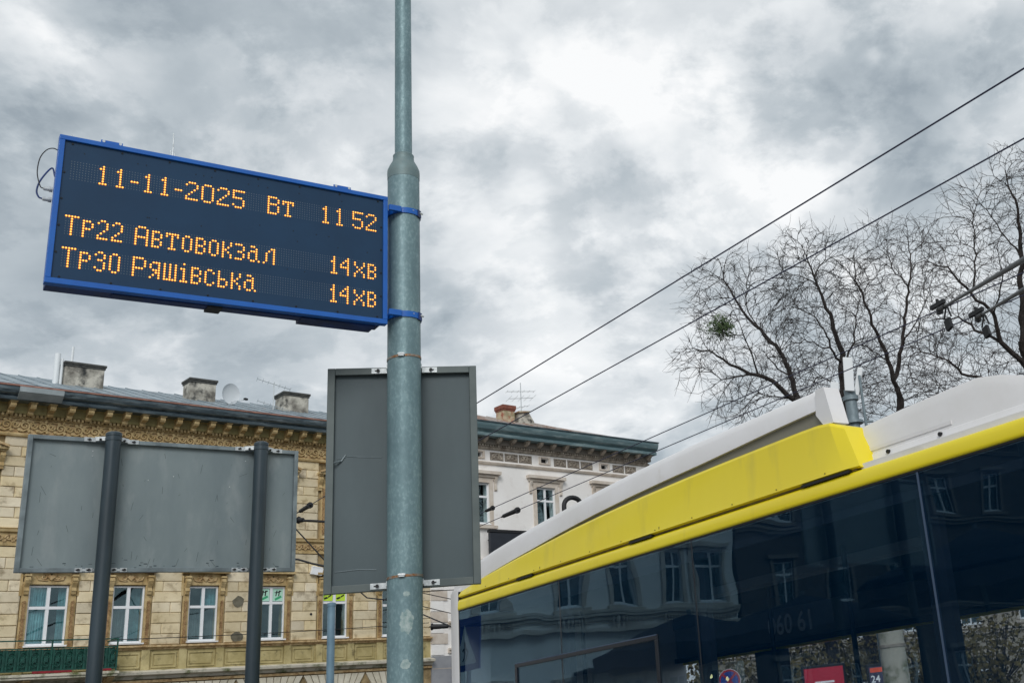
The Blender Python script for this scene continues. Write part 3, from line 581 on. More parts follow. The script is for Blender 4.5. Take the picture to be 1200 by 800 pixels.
def spiral(cx, cz, r, t0, turns, k=14, y=0, sgn=1):
    return [(cx + sgn * r * (1 - .8 * i / (k - 1)) * math.cos(t0 + turns * 2 * math.pi * i / (k - 1)), y, cz + r * (1 - .8 * i / (k - 1)) * math.sin(t0 + turns * 2 * math.pi * i / (k - 1))) for i in range(k)]
BLK = unit_block(.05).mesh('stone_block', 'stone')

# ---------- ochre house
yh = thing('ochre_house', 'ochre stone house with carved frieze and green balcony, left of the poles', 'house', P0, FRZ)
WIN = [(-13.0, 1.02), (-10.55, 1.02), (-8.05, 1.17), (-5.63, 1.02), (-3.16, 1.02), (-.71, 1.02), (1.77, 1.02), (4.25, 1.02)]
ops = [(c - w / 2, c + w / 2, 5.70, 7.64) for c, w in WIN] + [(c - .5, c + .5, 9.52, 11.55) for c, w in WIN] + [(c - .8, c + .8, .5, 3.3) for c, w in WIN]
mb = MB(); cells(mb, -14.5, 5.9, 0, 13.3, .05, .5, ops); mb.box(-14.5, -14.1, .5, 11, 0, 13.3); mb.box(5.5, 5.9, .5, 11, 0, 13.3); mb.box(-14.1, 5.5, 10.6, 11, 0, 13.3)
wall = mb.build('wall', 'joint', yh)
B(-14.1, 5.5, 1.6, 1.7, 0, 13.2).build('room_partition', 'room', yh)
mb = MB()
for z in (4.3, 8.9): mb.box(-14.1, 5.5, .5, 1.6, z, z + .2)
mb.build('floor_slab', 'room', yh)
def blocks(a, b, z0, z1, ncourse, per=None, d=.07, proud=.02, name='stone_block', me=BLK, g=.012, rough=.35):
    h = (z1 - z0) / ncourse
    for k in range(ncourse):
        L = b - a; n = per or max(1, round(L / .62)); n = max(1, n + (1 if (k % 2 and L > .75) else 0)); cuts = [a] + [a + L * (i + (random.uniform(-rough, rough) if n > 1 else 0)) / n for i in range(1, n)] + [b]
        for i in range(n):
            w = cuts[i + 1] - cuts[i]; dd = d + random.uniform(0, proud)
            inst(name, me, wall, ((cuts[i] + cuts[i + 1]) / 2, .05 - dd / 2 + .002, z0 + (k + .5) * h), (w - g, dd, h - g))
edges = [-11.6]
for c, w in WIN[1:]:
    edges += [c - w / 2 - .235, c + w / 2 + .235]
edges.append(5.9)
for k in range(0, len(edges), 2):
    a, b = edges[k], edges[k + 1]
    if b - a < .2: continue
    blocks(a, b, 5.68, 8.84, 9, per=1 if b - a < 1.2 else 2)
    if a < -9.5 or -1.5 < a: blocks(a + .03, b - .03, 9.42, 12.42, 9, per=1 if b - a < 1.2 else 2)
blocks(-11.6, -11.2, 9.42, 12.42, 9, per=1)
# bare patches where stone facing has fallen off
for (s, z, w, h, sd) in ((-1.95, 7.08, .42, .42, 1), (-1.95, 5.86, .50, .36, 4)):
    r_ = random.Random(sd); k = 11; poly = [(s + w * .5 * math.cos(2 * math.pi * i / k) * r_.uniform(.8, 1.1), z + h * .5 * max(-.85, math.sin(2 * math.pi * i / k)) * r_.uniform(.85, 1.1)) for i in range(k)]
    MB().prism(poly, lambda p, q, d: (p, d, q), -.052, .0).build('bare_patch', 'patch', yh)
MB().tube([(.79, -.05, 6.62), (.79, .0, 6.62)], .045, 10).build('wall_hole', 'black', yh)
# carved strip, console and scroll units (shared meshes)
mb = MB()
for k in range(12):
    z = k * .16; mb.box(-.055, .055, -.035, .0, z + .01, z + .075); mb.obox((0, -.03, z + .12), (.035, 0, .02), (0, .022, 0), (-.02, 0, .035))
STRIP = mb.mesh('carved_strip', 'carved')
mb = MB(); mb.prism([(0, 0), (-.06, .0), (-.09, .12), (-.07, .22), (-.15, .36), (-.17, .50), (-.10, .56), (0, .56)], lambda p, q, d: (d, p, q), -.07, .07); mb.box(-.09, .09, -.17, 0, .56, .62); mb.tube([(-.075, -.12, .44), (.075, -.12, .44)], .06, 10); mb.tube([(-.075, -.065, .12), (.075, -.065, .12)], .04, 8)
CONSOLE = mb.mesh('console', 'trim')
mb = MB()
for sg in (-1, 1):
    mb.tube(spiral(sg * .21, .13, .105, math.pi * .5, 1.1, 14, -.02, sg), [.026] * 10 + [.022] * 4, 5); mb.tube([(sg * .10, -.02, .03), (sg * .2, -.025, .02), (sg * .36, -.02, .05), (sg * .41, -.02, .16)], .022, 5)
mb.obox((0, -.02, .14), (.06, 0, .06), (0, .03, 0), (-.06, 0, .06)); mb.box(-.03, .03, -.05, 0, .18, .27)
LINTEL = mb.mesh('lintel_ornament', 'trim_dark')
def surround(c, w, z0, z1):
    x0, x1 = c - w / 2, c + w / 2
    for s, x in ((-1, x0), (1, x1)):
        a, b = (x - .21, x - .002) if s < 0 else (x + .002, x + .21)
        B(a, b, -.012, .2, z0 - .04, z1 + .02).build('window_jamb', 'trim', yh)
        inst('carved_strip', STRIP, yh, (x + s * .115, -.012, z0 + .0), (1, 1, (z1 - z0) * .74 / 1.92))
        inst('console', CONSOLE, yh, (x + s * .10, -.012, z1 - .30))
        B(x + s * .25 - .04, x + s * .25 + .04, -.03, .05, z1 - .34, z1 + .34).build('ear_strip', 'trim', yh)
    B(x0 - .209, x1 + .209, -.03, .2, z1 + .022, z1 + .10).build('window_head', 'trim', yh)
    B(x0 - .02, x1 + .02, -.02, .1, z1 + .102, z1 + .42).build('lintel_panel', 'trim', yh)
    inst('lintel_ornament', LINTEL, yh, (c, -.02, z1 + .12))
    mb = MB(); mb.box(x0 - .3, x1 + .3, -.20, .04, z1 + .425, z1 + .50); mb.box(x0 - .26, x1 + .26, -.14, .04, z1 + .50, z1 + .56); mb.build('window_cornice', 'trim', yh)
for i, (c, w) in enumerate(WIN):
    surround(c, w, 5.70, 7.64)
    wo = window(yh, c, w - .01, 5.76, 7.63, 6.93 if i not in (5, 6) else 7.05)
    if i in (1, 2): curtain(yh, c - .52, c + .05, 5.8, 7.6, 'curtain', .2); curtain(yh, c + .08, c + .36, 5.8, 7.1, 'curtain_g', .33); curtain(yh, c + .34, c + .56, 5.8, 7.6, 'curtain', .25)
    elif i == 3: curtain(yh, c - .5, c - .02, 5.8, 6.9, 'curtain_g'); curtain(yh, c + .2, c + .5, 5.8, 7.6, 'curtain', .45)
    elif i == 4: curtain(yh, c - .5, c + .02, 5.8, 6.85, 'curtain_g', .22); curtain(yh, c + .02, c + .5, 5.8, 6.9, 'curtain_g', .4); curtain(yh, c + .0, c + .5, 7.0, 7.6, 'curtain', .3)
    elif i in (5, 6):                                   # printed posters in the two upper lights
        for sg in (-1, 1):
            x = c + sg * .255; ps = B(x - .19, x + .19, .093, .097, 7.12, 7.56).build('window_poster', 'poster' if i == 5 else 'poster_y', yh)
            mb = MB()
            if i == 5:
                mb.obox((x - .05, .0925, 7.40), (.022, 0, .004), (0, .0008, 0), (.02, 0, .10)); mb.obox((x + .05, .0925, 7.40), (.022, 0, .004), (0, .0008, 0), (.012, 0, .10)); mb.obox((x + .08, .0925, 7.47), (.05, 0, .01), (0, .0007, 0), (0, 0, .02)); mb.obox((x - .02, .0925, 7.43), (.10, 0, .01), (0, .0006, 0), (0, 0, .015)); mb.build('print', 'ink', ps)
                MB().obox((x + .02, .0926, 7.23), (.12, 0, .06), (0, .0006, 0), (-.02, 0, .035)).build('print', 'ink_g', ps)
            else:
                mb.obox((x - .08, .0925, 7.22), (.07, 0, .03), (0, .0008, 0), (-.02, 0, .03)); mb.obox((x + .08, .0925, 7.3), (.07, 0, .04), (0, .0008, 0), (0, 0, .03)); mb.build('print', 'ink', ps)
    # upper storey
    x0, x1 = c - .5, c + .5
    for s, x in ((-1, x0), (1, x1)):
        B(min(x, x + s * .16), max(x, x + s * .16), -.03, .2, 9.45, 11.62).build('window_jamb', 'trim', yh)
        inst('carved_strip', STRIP, yh, (x + s * .08, -.03, 9.6), (.8, 1, .95))
        inst('console', CONSOLE, yh, (x + s * .23, -.0, 11.3))
    B(x0 - .159, x1 + .159, -.032, .2, 11.622, 11.86).build('window_head', 'trim', yh)
    MB().prism([(x0 - .36, 11.92), (x1 + .36, 11.92), (x1 + .36, 12.0), (c, 12.28), (x0 - .36, 12.0)], lambda p, q, d: (p, d, q), -.26, .05).build('pediment', 'trim', yh)
    mb = MB(); mb.obox((c - .42, -.28, 12.15), (.43, 0, .14), (0, .05, 0), (-.012, 0, .035)); mb.obox((c + .42, -.28, 12.15), (.43, 0, -.14), (0, .05, 0), (.012, 0, .035)); mb.build('pediment_moulding', 'trim_dark', yh)
    window(yh, c, .99, 9.54, 11.54, 10.75)
# string courses, apron zone
def mould(name, prof, s0, s1, m, parent=yh): return MB().prism(prof, lambda p, q, d: (d, p, q), s0, s1).build(name, m, parent)
mould('sill_course', [(.05, 5.52), (-.06, 5.52), (-.06, 5.56), (-.16, 5.60), (-.16, 5.66), (.05, 5.675)], -14.5, 5.9, 'trim_dark')
B(-14.5, 5.9, .004, .05, 4.82, 5.52).build('apron_wall', 'apron', yh)
for i, (c, w) in enumerate(WIN):
    for x in (c - w / 2 - .12, c + w / 2 + .12): B(x - .13, x + .13, -.06, .004, 4.86, 5.518).build('apron_pilaster', 'apron', yh)
    for a, b in ((c - w / 2 + .05, c + w / 2 - .05), (c + w / 2 + .32, c + 2.47 - w / 2 - .32)):
        if b > 5.8: continue
        mb = MB(); mb.box(a, b, -.03, .004, 5.38, 5.44); mb.box(a, b, -.03, .004, 4.93, 4.98); mb.box(a, a + .05, -.03, .004, 4.98, 5.38); mb.box(b - .05, b, -.03, .004, 4.98, 5.38); mb.build('apron_frame', 'apron', yh)
        B(a + .1, b - .1, -.018, .004, 5.02, 5.34).build('apron_panel', 'apron', yh)
mould('plinth_cornice', [(.05, 4.55), (-.12, 4.58), (-.16, 4.66), (-.34, 4.70), (-.36, 4.78), (-.05, 4.86), (.05, 4.86)], -14.5, 5.9, 'slab')
mould('plinth_bed', [(.05, 4.46), (-.1, 4.46), (-.1, 4.545), (.05, 4.545)], -14.5, 5.9, 'trim_dark')
mould('storey_band', [(.05, 8.86), (-.05, 8.86), (-.05, 8.93), (-.02, 8.93), (-.02, 9.27), (-.1, 9.30), (-.12, 9.38), (.05, 9.40)], -14.5, 5.9, 'trim')
mb = MB()
for k in range(9): mb.tube(spiral(.125 + (k % 2) * 0, .17, .11, k * 0, 1.2, 12, -.035, 1 if k % 2 else -1), .022, 5) if k < 1 else None
mb.tube([(.02, -.03, .06), (.125, -.03, .28), (.23, -.03, .06)], .02, 5); BANDO = mb.mesh('band_ornament', 'trim_dark')
for k in range(62):
    s = -11.0 + k * .25
    if s < -9 or -.6 < s < 5.6: inst('band_ornament', BANDO, yh, (s, -.02, 8.93))
# frieze
B(-14.5, 5.9, -.02, .05, 12.44, 13.06).build('frieze_ground', 'trim_dark', yh)
mould('frieze_moulding', [(-.02, 12.40), (-.10, 12.42), (-.12, 12.48), (-.06, 12.53), (-.02, 12.53)], -14.5, 5.9, 'trim')
mb = MB()
mb.tube(spiral(.14, .22, .14, 0, 1.3, 15, -.03, 1), [.034] * 9 + [.028] * 6, 5); mb.tube(spiral(.40, .24, .12, 3.1, 1.2, 13, -.03, -1), .03, 5)
mb.tube([(.0, -.03, .05), (.1, -.035, .03), (.26, -.04, .12), (.30, -.04, .30), (.42, -.035, .40), (.53, -.03, .40)], .028, 5)
for q in ((.27, .06), (.07, .38), (.5, .08), (.22, .4)): mb.obox((q[0], -.035, q[1]), (.035, 0, .02), (0, .025, 0), (-.02, 0, .035))
SCROLL = mb.mesh('scroll_ornament', 'trim')
k = 0; s = -11.0
while s < 5.3: inst('scroll_ornament', SCROLL, yh, (s, -.02, 12.56), (1, 1, 1.02)); s += .53
mould('bed_moulding', [(.05, 13.02), (-.08, 13.02), (-.10, 13.045), (-.10, 13.05), (.05, 13.05)], -14.5, 5.9, 'trim')
mb = MB()
for k in range(int(17 / .125)): mb.box(-11 + k * .125, -11 + k * .125 + .075, -.16, -.05, 13.055, 13.145)
mb.build('dentil', 'trim', yh, kind='stuff')
B(-14.5, 5.9, -.07, .05, 13.052, 13.15).build('dentil_ground', 'trim_dark', yh)
mould('soffit_cove', [(.05, 13.152), (-.18, 13.152), (-.2, 13.18), (-.22, 13.40), (-.3, 13.46), (.05, 13.46)], -14.5, 5.9, 'soffit')
mb = MB(); mb.prism([(-.2, .02), (-.26, .0), (-.31, .05), (-.30, .12), (-.40, .16), (-.52, .18), (-.56, .24), (-.56, .34), (-.2, .34)], lambda p, q, d: (d, p, q), -.085, .085); mb.box(-.11, .11, -.6, -.2, .34, .385)
MODI = mb.mesh('modillion', 'trim')
for k in range(29): inst('modillion', MODI, yh, (-10.95 + k * .582, 0, 13.075))
mould('cornice', [(.05, 13.462), (-.66, 13.462), (-.68, 13.50), (-.70, 13.56), (-.66, 13.60), (-.80, 13.66), (-.86, 13.76), (-.88, 13.84), (.05, 13.86)], -14.5, 5.9, 'cornice_metal')
MB().tube([(-14.5, -.86, 13.885), (5.9, -.86, 13.885)], .035, 8).build('copper_flashing', 'copper', yh)
mould('gutter', [(-.60, 13.885), (-.74, 13.89), (-.76, 13.97), (-.72, 13.97), (-.70, 13.925), (-.60, 13.925)], -14.5, 5.9, 'cornice_metal')
MB().prism([(-.70, 13.48), (-.73, 13.47), (-.92, 13.68), (-.935, 13.845), (-.90, 13.85), (-.86, 13.70)], lambda p, q, d: (d, p, q), -9.75, -8.45).build('repair_sheet', 'sheet_new', yh)
# standing-seam roof
roof = MB().prism([(-.6, 13.93), (5.2, 16.06), (11.0, 13.8), (11.0, 13.4), (.05, 13.4)], lambda p, q, d: (d, p, q), -14.5, 5.9).build('roof', 'cornice_metal', yh)
sl_ = math.atan2(2.13, 5.8); L_ = math.hypot(2.13, 5.8)
mb = MB(); mb.box(-.31, .31, 0, L_, 0, .012); mb.box(-.325, -.295, 0, L_, .012, .04); RSH = mb.mesh('roof_sheet', 'roof')
for k in range(28): inst('roof_sheet', RSH, roof, (-11.1 + k * .625, -.60, 13.945 + random.uniform(0, .008)), rot=(sl_, 0, 0))
def chimney(name, s0, s1, y0, y1, zb, zt, m, parent, cap=.09, capm='chimney_cap'):
    o = B(s0, s1, y0, y1, zb, zt).build(name, m, parent, bev=.02)
    mb = MB(); mb.box(s0 - .06, s1 + .06, y0 - .06, y1 + .06, zt, zt + cap); mb.box(s0 - .03, s1 + .03, y0 - .03, y1 + .03, zt - .08, zt - .001); mb.build('chimney_cap', capm, o, bev=.015); return o
chimney('chimney', -7.42, -6.10, 2.8, 3.5, 14.2, 16.02, 'chimney', roof)
chimney('chimney', -2.98, -1.98, 2.8, 3.5, 14.2, 16.02, 'chimney', roof)
chimney('chimney', .82, 1.90, 2.8, 3.6, 14.2, 15.96, 'chimney', roof)
for x, h0, h1, r in ((-7.68, 15.0, 16.38, .10), (-7.52, 15.0, 16.2, .05)): MB().tube([(x, 2.9, h0), (x, 2.9, h1)], r, 12).build('vent_pipe', 'antenna_white', roof, smooth=True)
MB().tube([(-7.0, 3.6, 15.0), (-7.0, 3.6, 16.95)], .045, 10).build('vent_pipe', 'antenna_white', roof, smooth=True)
# balcony
bal = B(-11.6, -6.15, -.98, -.05, 4.66, 4.82).build('balcony', 'slab', yh, bev=.02)
mb = MB(); mb.box(-11.6, -6.12, -1.02, -.98, 4.74, 4.81); mb.build('balcony_moulding', 'slab', bal)
mb = MB()
for z in (4.90, 5.56): mb.box(-11.6, -6.2, -.955, -.925, z, z + .03); mb.box(-6.215, -6.185, -.925, -.05, z, z + .03)
mb.box(-11.6, -6.18, -.965, -.915, 5.80, 5.835); mb.box(-6.225, -6.175, -.915, -.05, 5.80, 5.835)
for x in (-11.5, -9.9, -8.1, -6.2): mb.box(x - .02, x + .02, -.96, -.92, 4.82, 5.80)
mb.build('balcony_rail', 'iron_green', bal)
mb = MB(); mb.tube(spiral(.16, .46, .115, 0, 1.25, 12, 0, 1), .014, 4); mb.tube(spiral(.16, .20, .115, math.pi, 1.25, 12, 0, 1), .014, 4); mb.tube([(.16, 0, 0), (.03, 0, .2), (.29, 0, .45), (.16, 0, .66)], .012, 4); mb.tube([(0, 0, 0), (0, 0, .66)], .012, 4)
mb.box(.1, .22, -.006, .006, .26, .40); mb.box(.02, .07, -.005, .005, .02, .64); mb.box(.25, .3, -.005, .005, .02, .64); RSC = mb.mesh('railing_scroll', 'iron_green')
for k in range(17): inst('railing_scroll', RSC, bal, (-11.6 + k * .32, -.94, 4.91))
for k in range(2): inst('railing_scroll', RSC, bal, (-6.2, -.90 + k * .4, 4.91), rot=(0, 0, math.pi / 2))
B(-11.5, -6.25, -.90, -.89, 4.93, 5.55).build('balcony_screen', 'iron_green', bal)
for a, b in ((-8.6, -7.5), (-6.9, -6.35)): B(a, b, -.988, -.966, 4.835, 4.90).build('flower_trough', 'planter_red', bal)
for k in range(3): MB().prism([(-.05, 4.2), (-.9, 4.62), (-.9, 4.655), (-.05, 4.655)], lambda p, q, d: (d, p, q), -11.2 + k * 2.4, -11.0 + k * 2.4).build('balcony_bracket', 'trim_dark', bal)
# ground floor: fanned voussoirs over each bay
vo = B(-14.5, 5.9, .0, .05, 3.3, 4.46).build('arch_ground', 'joint', yh)
for c, w in WIN[1:]:
    cz = 2.3
    for k in range(9):
        x0, x1 = c - 1.235 + 2.47 * k / 9, c - 1.235 + 2.47 * (k + 1) / 9
        def dn(x): return c + (x - c) * (3.5 - cz) / (4.42 - cz)
        g = .018; MB().prism([(dn(x0) + g, 3.5), (dn(x1) - g, 3.5), (x1 - g, 4.42), (x0 + g, 4.42)], lambda p, q, d: (p, d, q), -.07 - random.uniform(0, .02), .0).build('voussoir', 'voussoir', vo)
for i, (c, w) in enumerate(WIN): B(c - .79, c + .79, .3, .34, .5, 3.3).build('shop_window', 'pane', yh)
# street cable bracket and a light box on the wall
lb = thing('junction_box', 'small white box hanging askew on the ochre wall between the sign boards', 'box', fac(.93, -.12, 8.05), FRZ)
MB().obox((0, 0, .13), (.22, 0, -.03), (0, .06, 0), (.03, 0, .13)).build('case', 'white_pvc', lb, bev=.01); MB().obox((.02, -.002, .28), (.20, 0, -.03), (0, .07, 0), (.004, 0, .02)).build('lid', 'white_pvc', lb)

# ---------- dish and aerials on the roof
dz = 1.6 + (14.94 - 1.6) * 1.06
dsh = thing('satellite_dish', 'round grey satellite dish on the ochre roof beside the middle chimney', 'satellite dish', fac(-1.62, 2.3, 14.85), FRZ)
mb = MB(); secs = []
for r, d in ((.02, .10), (.18, .085), (.32, .04), (.40, 0), (.405, -.012), (.39, .0), (.3, .045), (.16, .10), (.02, .118)): secs.append([(r * .86 * math.cos(2 * math.pi * j / 28) - d * .45, -d * -.9 - .05, .62 + r * 1.05 * math.sin(2 * math.pi * j / 28)) for j in range(28)])
mb.loft(secs); mb.build('reflector', 'dish', dsh, smooth=True)
MB().tube([(-.05, .1, 0), (-.05, .1, .65)], .025, 10).build('mast', 'steel', dsh); MB().tube([(0, 0, .28), (.25, -.35, .30), (.42, -.42, .34)], .014, 8).build('feed_arm', 'steel', dsh); MB().obox((.44, -.43, .36), (.07, .03, .0), (-.02, .04, 0), (0, 0, .035)).build('receiver', 'black', dsh)
def yagi(name, label, base, h, elems, tilt):
    t = thing(name, label, 'aerial', base, FRZ)
    MB().tube([(0, 0, 0), (0, 0, h)], .022, 8).build('mast', 'steel', t)
    for z, dx, ln, n in elems:
        bm = MB().tube([(-dx, -.1, z + tilt), (dx, .1, z - tilt)], .014, 6).build('boom', 'steel', t)
        mb = MB()
        for k in range(n):
            f = -1 + 2 * k / (n - 1); mb.tube([(dx * f - ln * .35, .1 * f - ln, z - tilt * f), (dx * f + ln * .35, .1 * f + ln, z - tilt * f)], .008, 5)
        mb.build('element', 'steel', bm)
    return t
yagi('roof_aerial', 'thin television aerial on the ochre roof between dish and right chimney', fac(.28, 2.6, 15.0), 1.3, [(1.22, .75, .28, 7), (.3, .7, .25, 6)], .10)

# ---------- white house
wh = thing('white_house', 'pale plaster house with teal cornice and brick chimneys, behind the bus roof', 'house', P0, FRZ)
WW = [8.37, 12.0, 15.68]
ops = [(c - .53, c + .53, 10.34, 12.16) for c in WW] + [(c - .22, c + .22, 13.30, 13.54) for c in (8.38, 12.0, 15.6)] + [(c - .53, c + .53, 6.2, 8.3) for c in WW] + [(c - .8, c + .8, 1.0, 3.8) for c in WW]
mb = MB(); cells(mb, 5.9, 18.5, 0, 14.0, .0, .45, ops); mb.box(5.9, 6.3, .45, 11, 0, 14); mb.box(18.1, 18.5, .45, 11, 0, 14); mb.box(6.3, 18.1, 10.6, 11, 0, 14)
wwall = mb.build('wall', 'white_wall', wh)
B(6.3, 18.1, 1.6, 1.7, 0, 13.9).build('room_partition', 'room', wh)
for c in WW:
    window(wh, c, 1.04, 10.36, 12.14, 11.55); window(wh, c, 1.04, 6.22, 8.28, 7.6)
    for z0, z1 in ((10.30, 12.16), (6.16, 8.30)):
        for s in (-1, 1): B(min(c + s * .535, c + s * .72), max(c + s * .535, c + s * .72), -.05, .0, z0, z1 + .12).build('window_jamb', 'white_trim', wh)
        B(c - .533, c + .533, -.05, .0, z1 + .004, z1 + .12).build('window_head', 'white_trim', wh)
        mb = MB(); mb.box(c - .98, c + .98, -.12, 0, z1 + .24, z1 + .36); mb.box(c - 1.06, c + 1.06, -.24, 0, z1 + .36, z1 + .50); mb.box(c - .9, c + .9, -.05, 0, z1 + .121, z1 + .239); mb.build('window_cornice', 'white_trim', wh)
        for s in (-1, 1): MB().prism([(0, z1 - .35), (-.08, z1 - .3), (-.07, z1), (-.16, z1 + .236), (0, z1 + .236)], lambda p, q, d: (d, p, q), c + s * .86 - .06, c + s * .86 + .06).build('console', 'white_trim', wh)
        B(c - .85, c + .85, -.16, 0, z0 - .16, z0 - .03).build('window_sill', 'white_trim', wh)
    curtain(wh, c - .5, c + .0, 10.4, 12.1, 'curtain_g')
for c in (8.38, 12.0, 15.6):
    mb = MB(); mb.box(c - .32, c + .32, -.06, 0, 13.541, 13.60); mb.box(c - .32, c + .32, -.06, 0, 13.24, 13.299); mb.box(c - .32, c - .221, -.06, 0, 13.2995, 13.5405); mb.box(c + .221, c + .32, -.06, 0, 13.2995, 13.5405); mb.build('attic_window_frame', 'white_trim', wh)
    B(c - .22, c + .22, .2, .22, 13.3, 13.54).build('attic_window', 'black', wh)
mb = MB(); mb.tube(spiral(.2, .16, .12, 0, 1.2, 13, -.02, 1), .026, 5); mb.tube(spiral(.52, .16, .12, math.pi, 1.2, 13, -.02, -1), .026, 5); mb.tube([(.04, -.02, .02), (.36, -.025, .3), (.68, -.02, .02)], .024, 5); mb.tube([(.04, -.02, .3), (.2, -.02, .34), (.36, -.02, .06), (.5, -.02, .34), (.68, -.02, .3)], .02, 5)
REL = mb.mesh('relief_panel_ornament', 'relief')
for a in (6.15, 6.95, 9.0, 9.78, 10.56, 12.55, 13.35, 14.15, 16.15, 16.95):
    B(a, a + .73, -.004, .0, 13.2, 13.58).build('relief_panel', 'relief_bg', wh); inst('relief_ornament', REL, wh, (a, -.006, 13.21))
WM = lambda n, prof, m: MB().prism(prof, lambda p, q, d: (d, p, q), 5.9, 18.52).build(n, m, wh)
WM('architrave', [(0, 12.98), (-.08, 13.0), (-.12, 13.08), (-.05, 13.12), (0, 13.12)], 'white_trim')
WM('bed_moulding', [(0, 13.66), (-.08, 13.68), (-.14, 13.78), (0, 13.78)], 'relief')
mb = MB()
for k in range(int(12.5 / .14)): mb.box(5.95 + k * .14, 5.95 + k * .14 + .08, -.2, 0, 13.785, 13.86)
mb.build('dentil', 'relief', wh, kind='stuff')
WM('soffit', [(0, 13.865), (-.25, 13.865), (-.25, 14.12), (0, 14.12)], 'relief_bg')
MOW = MB().prism([(-.2, 13.92), (-.3, 13.9), (-.5, 14.0), (-.6, 14.115), (-.2, 14.115)], lambda p, q, d: (d, p, q), -.09, .09).mesh('modillion', 'relief')
for k in range(17): inst('modillion', MOW, wh, (6.25 + k * .75, 0, 0))
MB().prism([(0, 14.122), (-.66, 14.122), (-.68, 14.24), (-.62, 14.28), (-.78, 14.40), (-.84, 14.55), (-.86, 14.66), (0, 14.68)], lambda p, q, d: (d, p, q), 5.9, 18.55).build('cornice', 'teal_cornice', wh)
MB().prism([(-.60, 14.682), (-.89, 14.682), (-.90, 14.73), (-.60, 14.74)], lambda p, q, d: (d, p, q), 5.9, 18.57).build('eave_flashing', 'cornice_metal', wh)
# return of the cornice round the far corner
MB().prism([(18.56, 14.12), (18.68, 14.2), (18.78, 14.45), (18.84, 14.66), (18.56, 14.68)], lambda p, q, d: (p, d, q), -.3, 10.6).build('cornice_return', 'cornice_metal', wh)
wr = MB().add([(5.9, -.6, 14.742), (18.8, -.6, 14.742), (13.6, 4.4, 16.62), (5.9, 4.4, 16.62), (18.8, 10.8, 14.4), (5.9, 10.8, 14.4), (5.9, 0, 14.0), (18.8, 0, 14.0)], [(0, 1, 2, 3), (1, 4, 2), (3, 2, 4, 5)]).build('roof', 'brown_roof', wh)
mb = MB()
for k in range(14):
    s = 6.3 + k * .62; mb.tube([(s, -.58, 14.765), (s, 4.3, 16.60)], .02, 5)
mb.build('roof_seam', 'brown_roof', wr)
c1 = chimney('brick_chimney', 11.38, 12.05, 2.2, 2.8, 14.9, 16.42, 'brick', wr, .2, 'brick_red')
c2 = MB().prism([(12.28, 15.0), (13.2, 15.0), (13.2, 15.95), (12.9, 16.38), (12.28, 16.30)], lambda p, q, d: (p, d, q), 2.2, 2.9).build('brick_chimney', 'chimney', wr); MB().prism([(12.22, 16.305), (12.92, 16.39), (12.94, 16.45), (12.22, 16.37)], lambda p, q, d: (p, d, q), 2.1, 3.0).build('chimney_cap', 'brick', c2)
# quoins and rusticated strips at the left party wall, visible beside the pole
for k in range(15):
    z = 4.95 + k * .43; B(5.91, 6.5 + (.18 if k % 2 else 0), -.05, -.001, z, z + .40).build('quoin', 'white_trim' if k % 2 else 'white_wall', wh)
for z in (5.0, 6.05, 8.62): mb = MB(); mb.box(6.7, 18.5, -.10, -.001, z, z + .12); mb.box(6.7, 18.5, -.18, -.001, z + .12, z + .2); mb.build('string_course', 'white_trim', wh)
B(5.9, 18.5, -.07, -.001, 0, 4.9).build('ground_floor_facing', 'grey_plaster', wh)
for k in range(6): B(5.9, 18.5, -.075, -.07, .8 + k * .72, .83 + k * .72).build('ground_floor_joint', 'white_joint', wh)
for c in WW: B(c - .75, c + .75, -.08, -.071, 1.0, 3.8).build('shop_window', 'bus_edge', wh)
yagi('roof_aerial', 'tall spindly television aerial beside the brick chimneys of the white house', fac(12.75, 2.6, 15.0), 3.0, [(2.55, .9, .2, 6), (2.2, .8, .5, 5), (1.75, .5, .25, 4)], -.15)
sb = thing('signboard', 'dark navy shop signboard jutting from the white house wall beside the bus', 'signboard', fac(10.0, -.5, 8.75), FRZ)
MB().prism([(-1.5, 0), (1.5, 0), (1.42, 1.24), (-1.5, 1.14)], lambda p, q, d: (p, d, q), -.08, .08).build('panel', 'signboard', sb, bev=.02)
mb = MB(); mb.box(-1.52, 1.46, -.12, .12, 1.15, 1.26); mb.build('top_rail', 'black', sb); 
for s in (-1.2, 1.1): MB().tube([(s, .08, .9), (s, .5, .9)], .03, 8).build('bracket', 'black', sb)
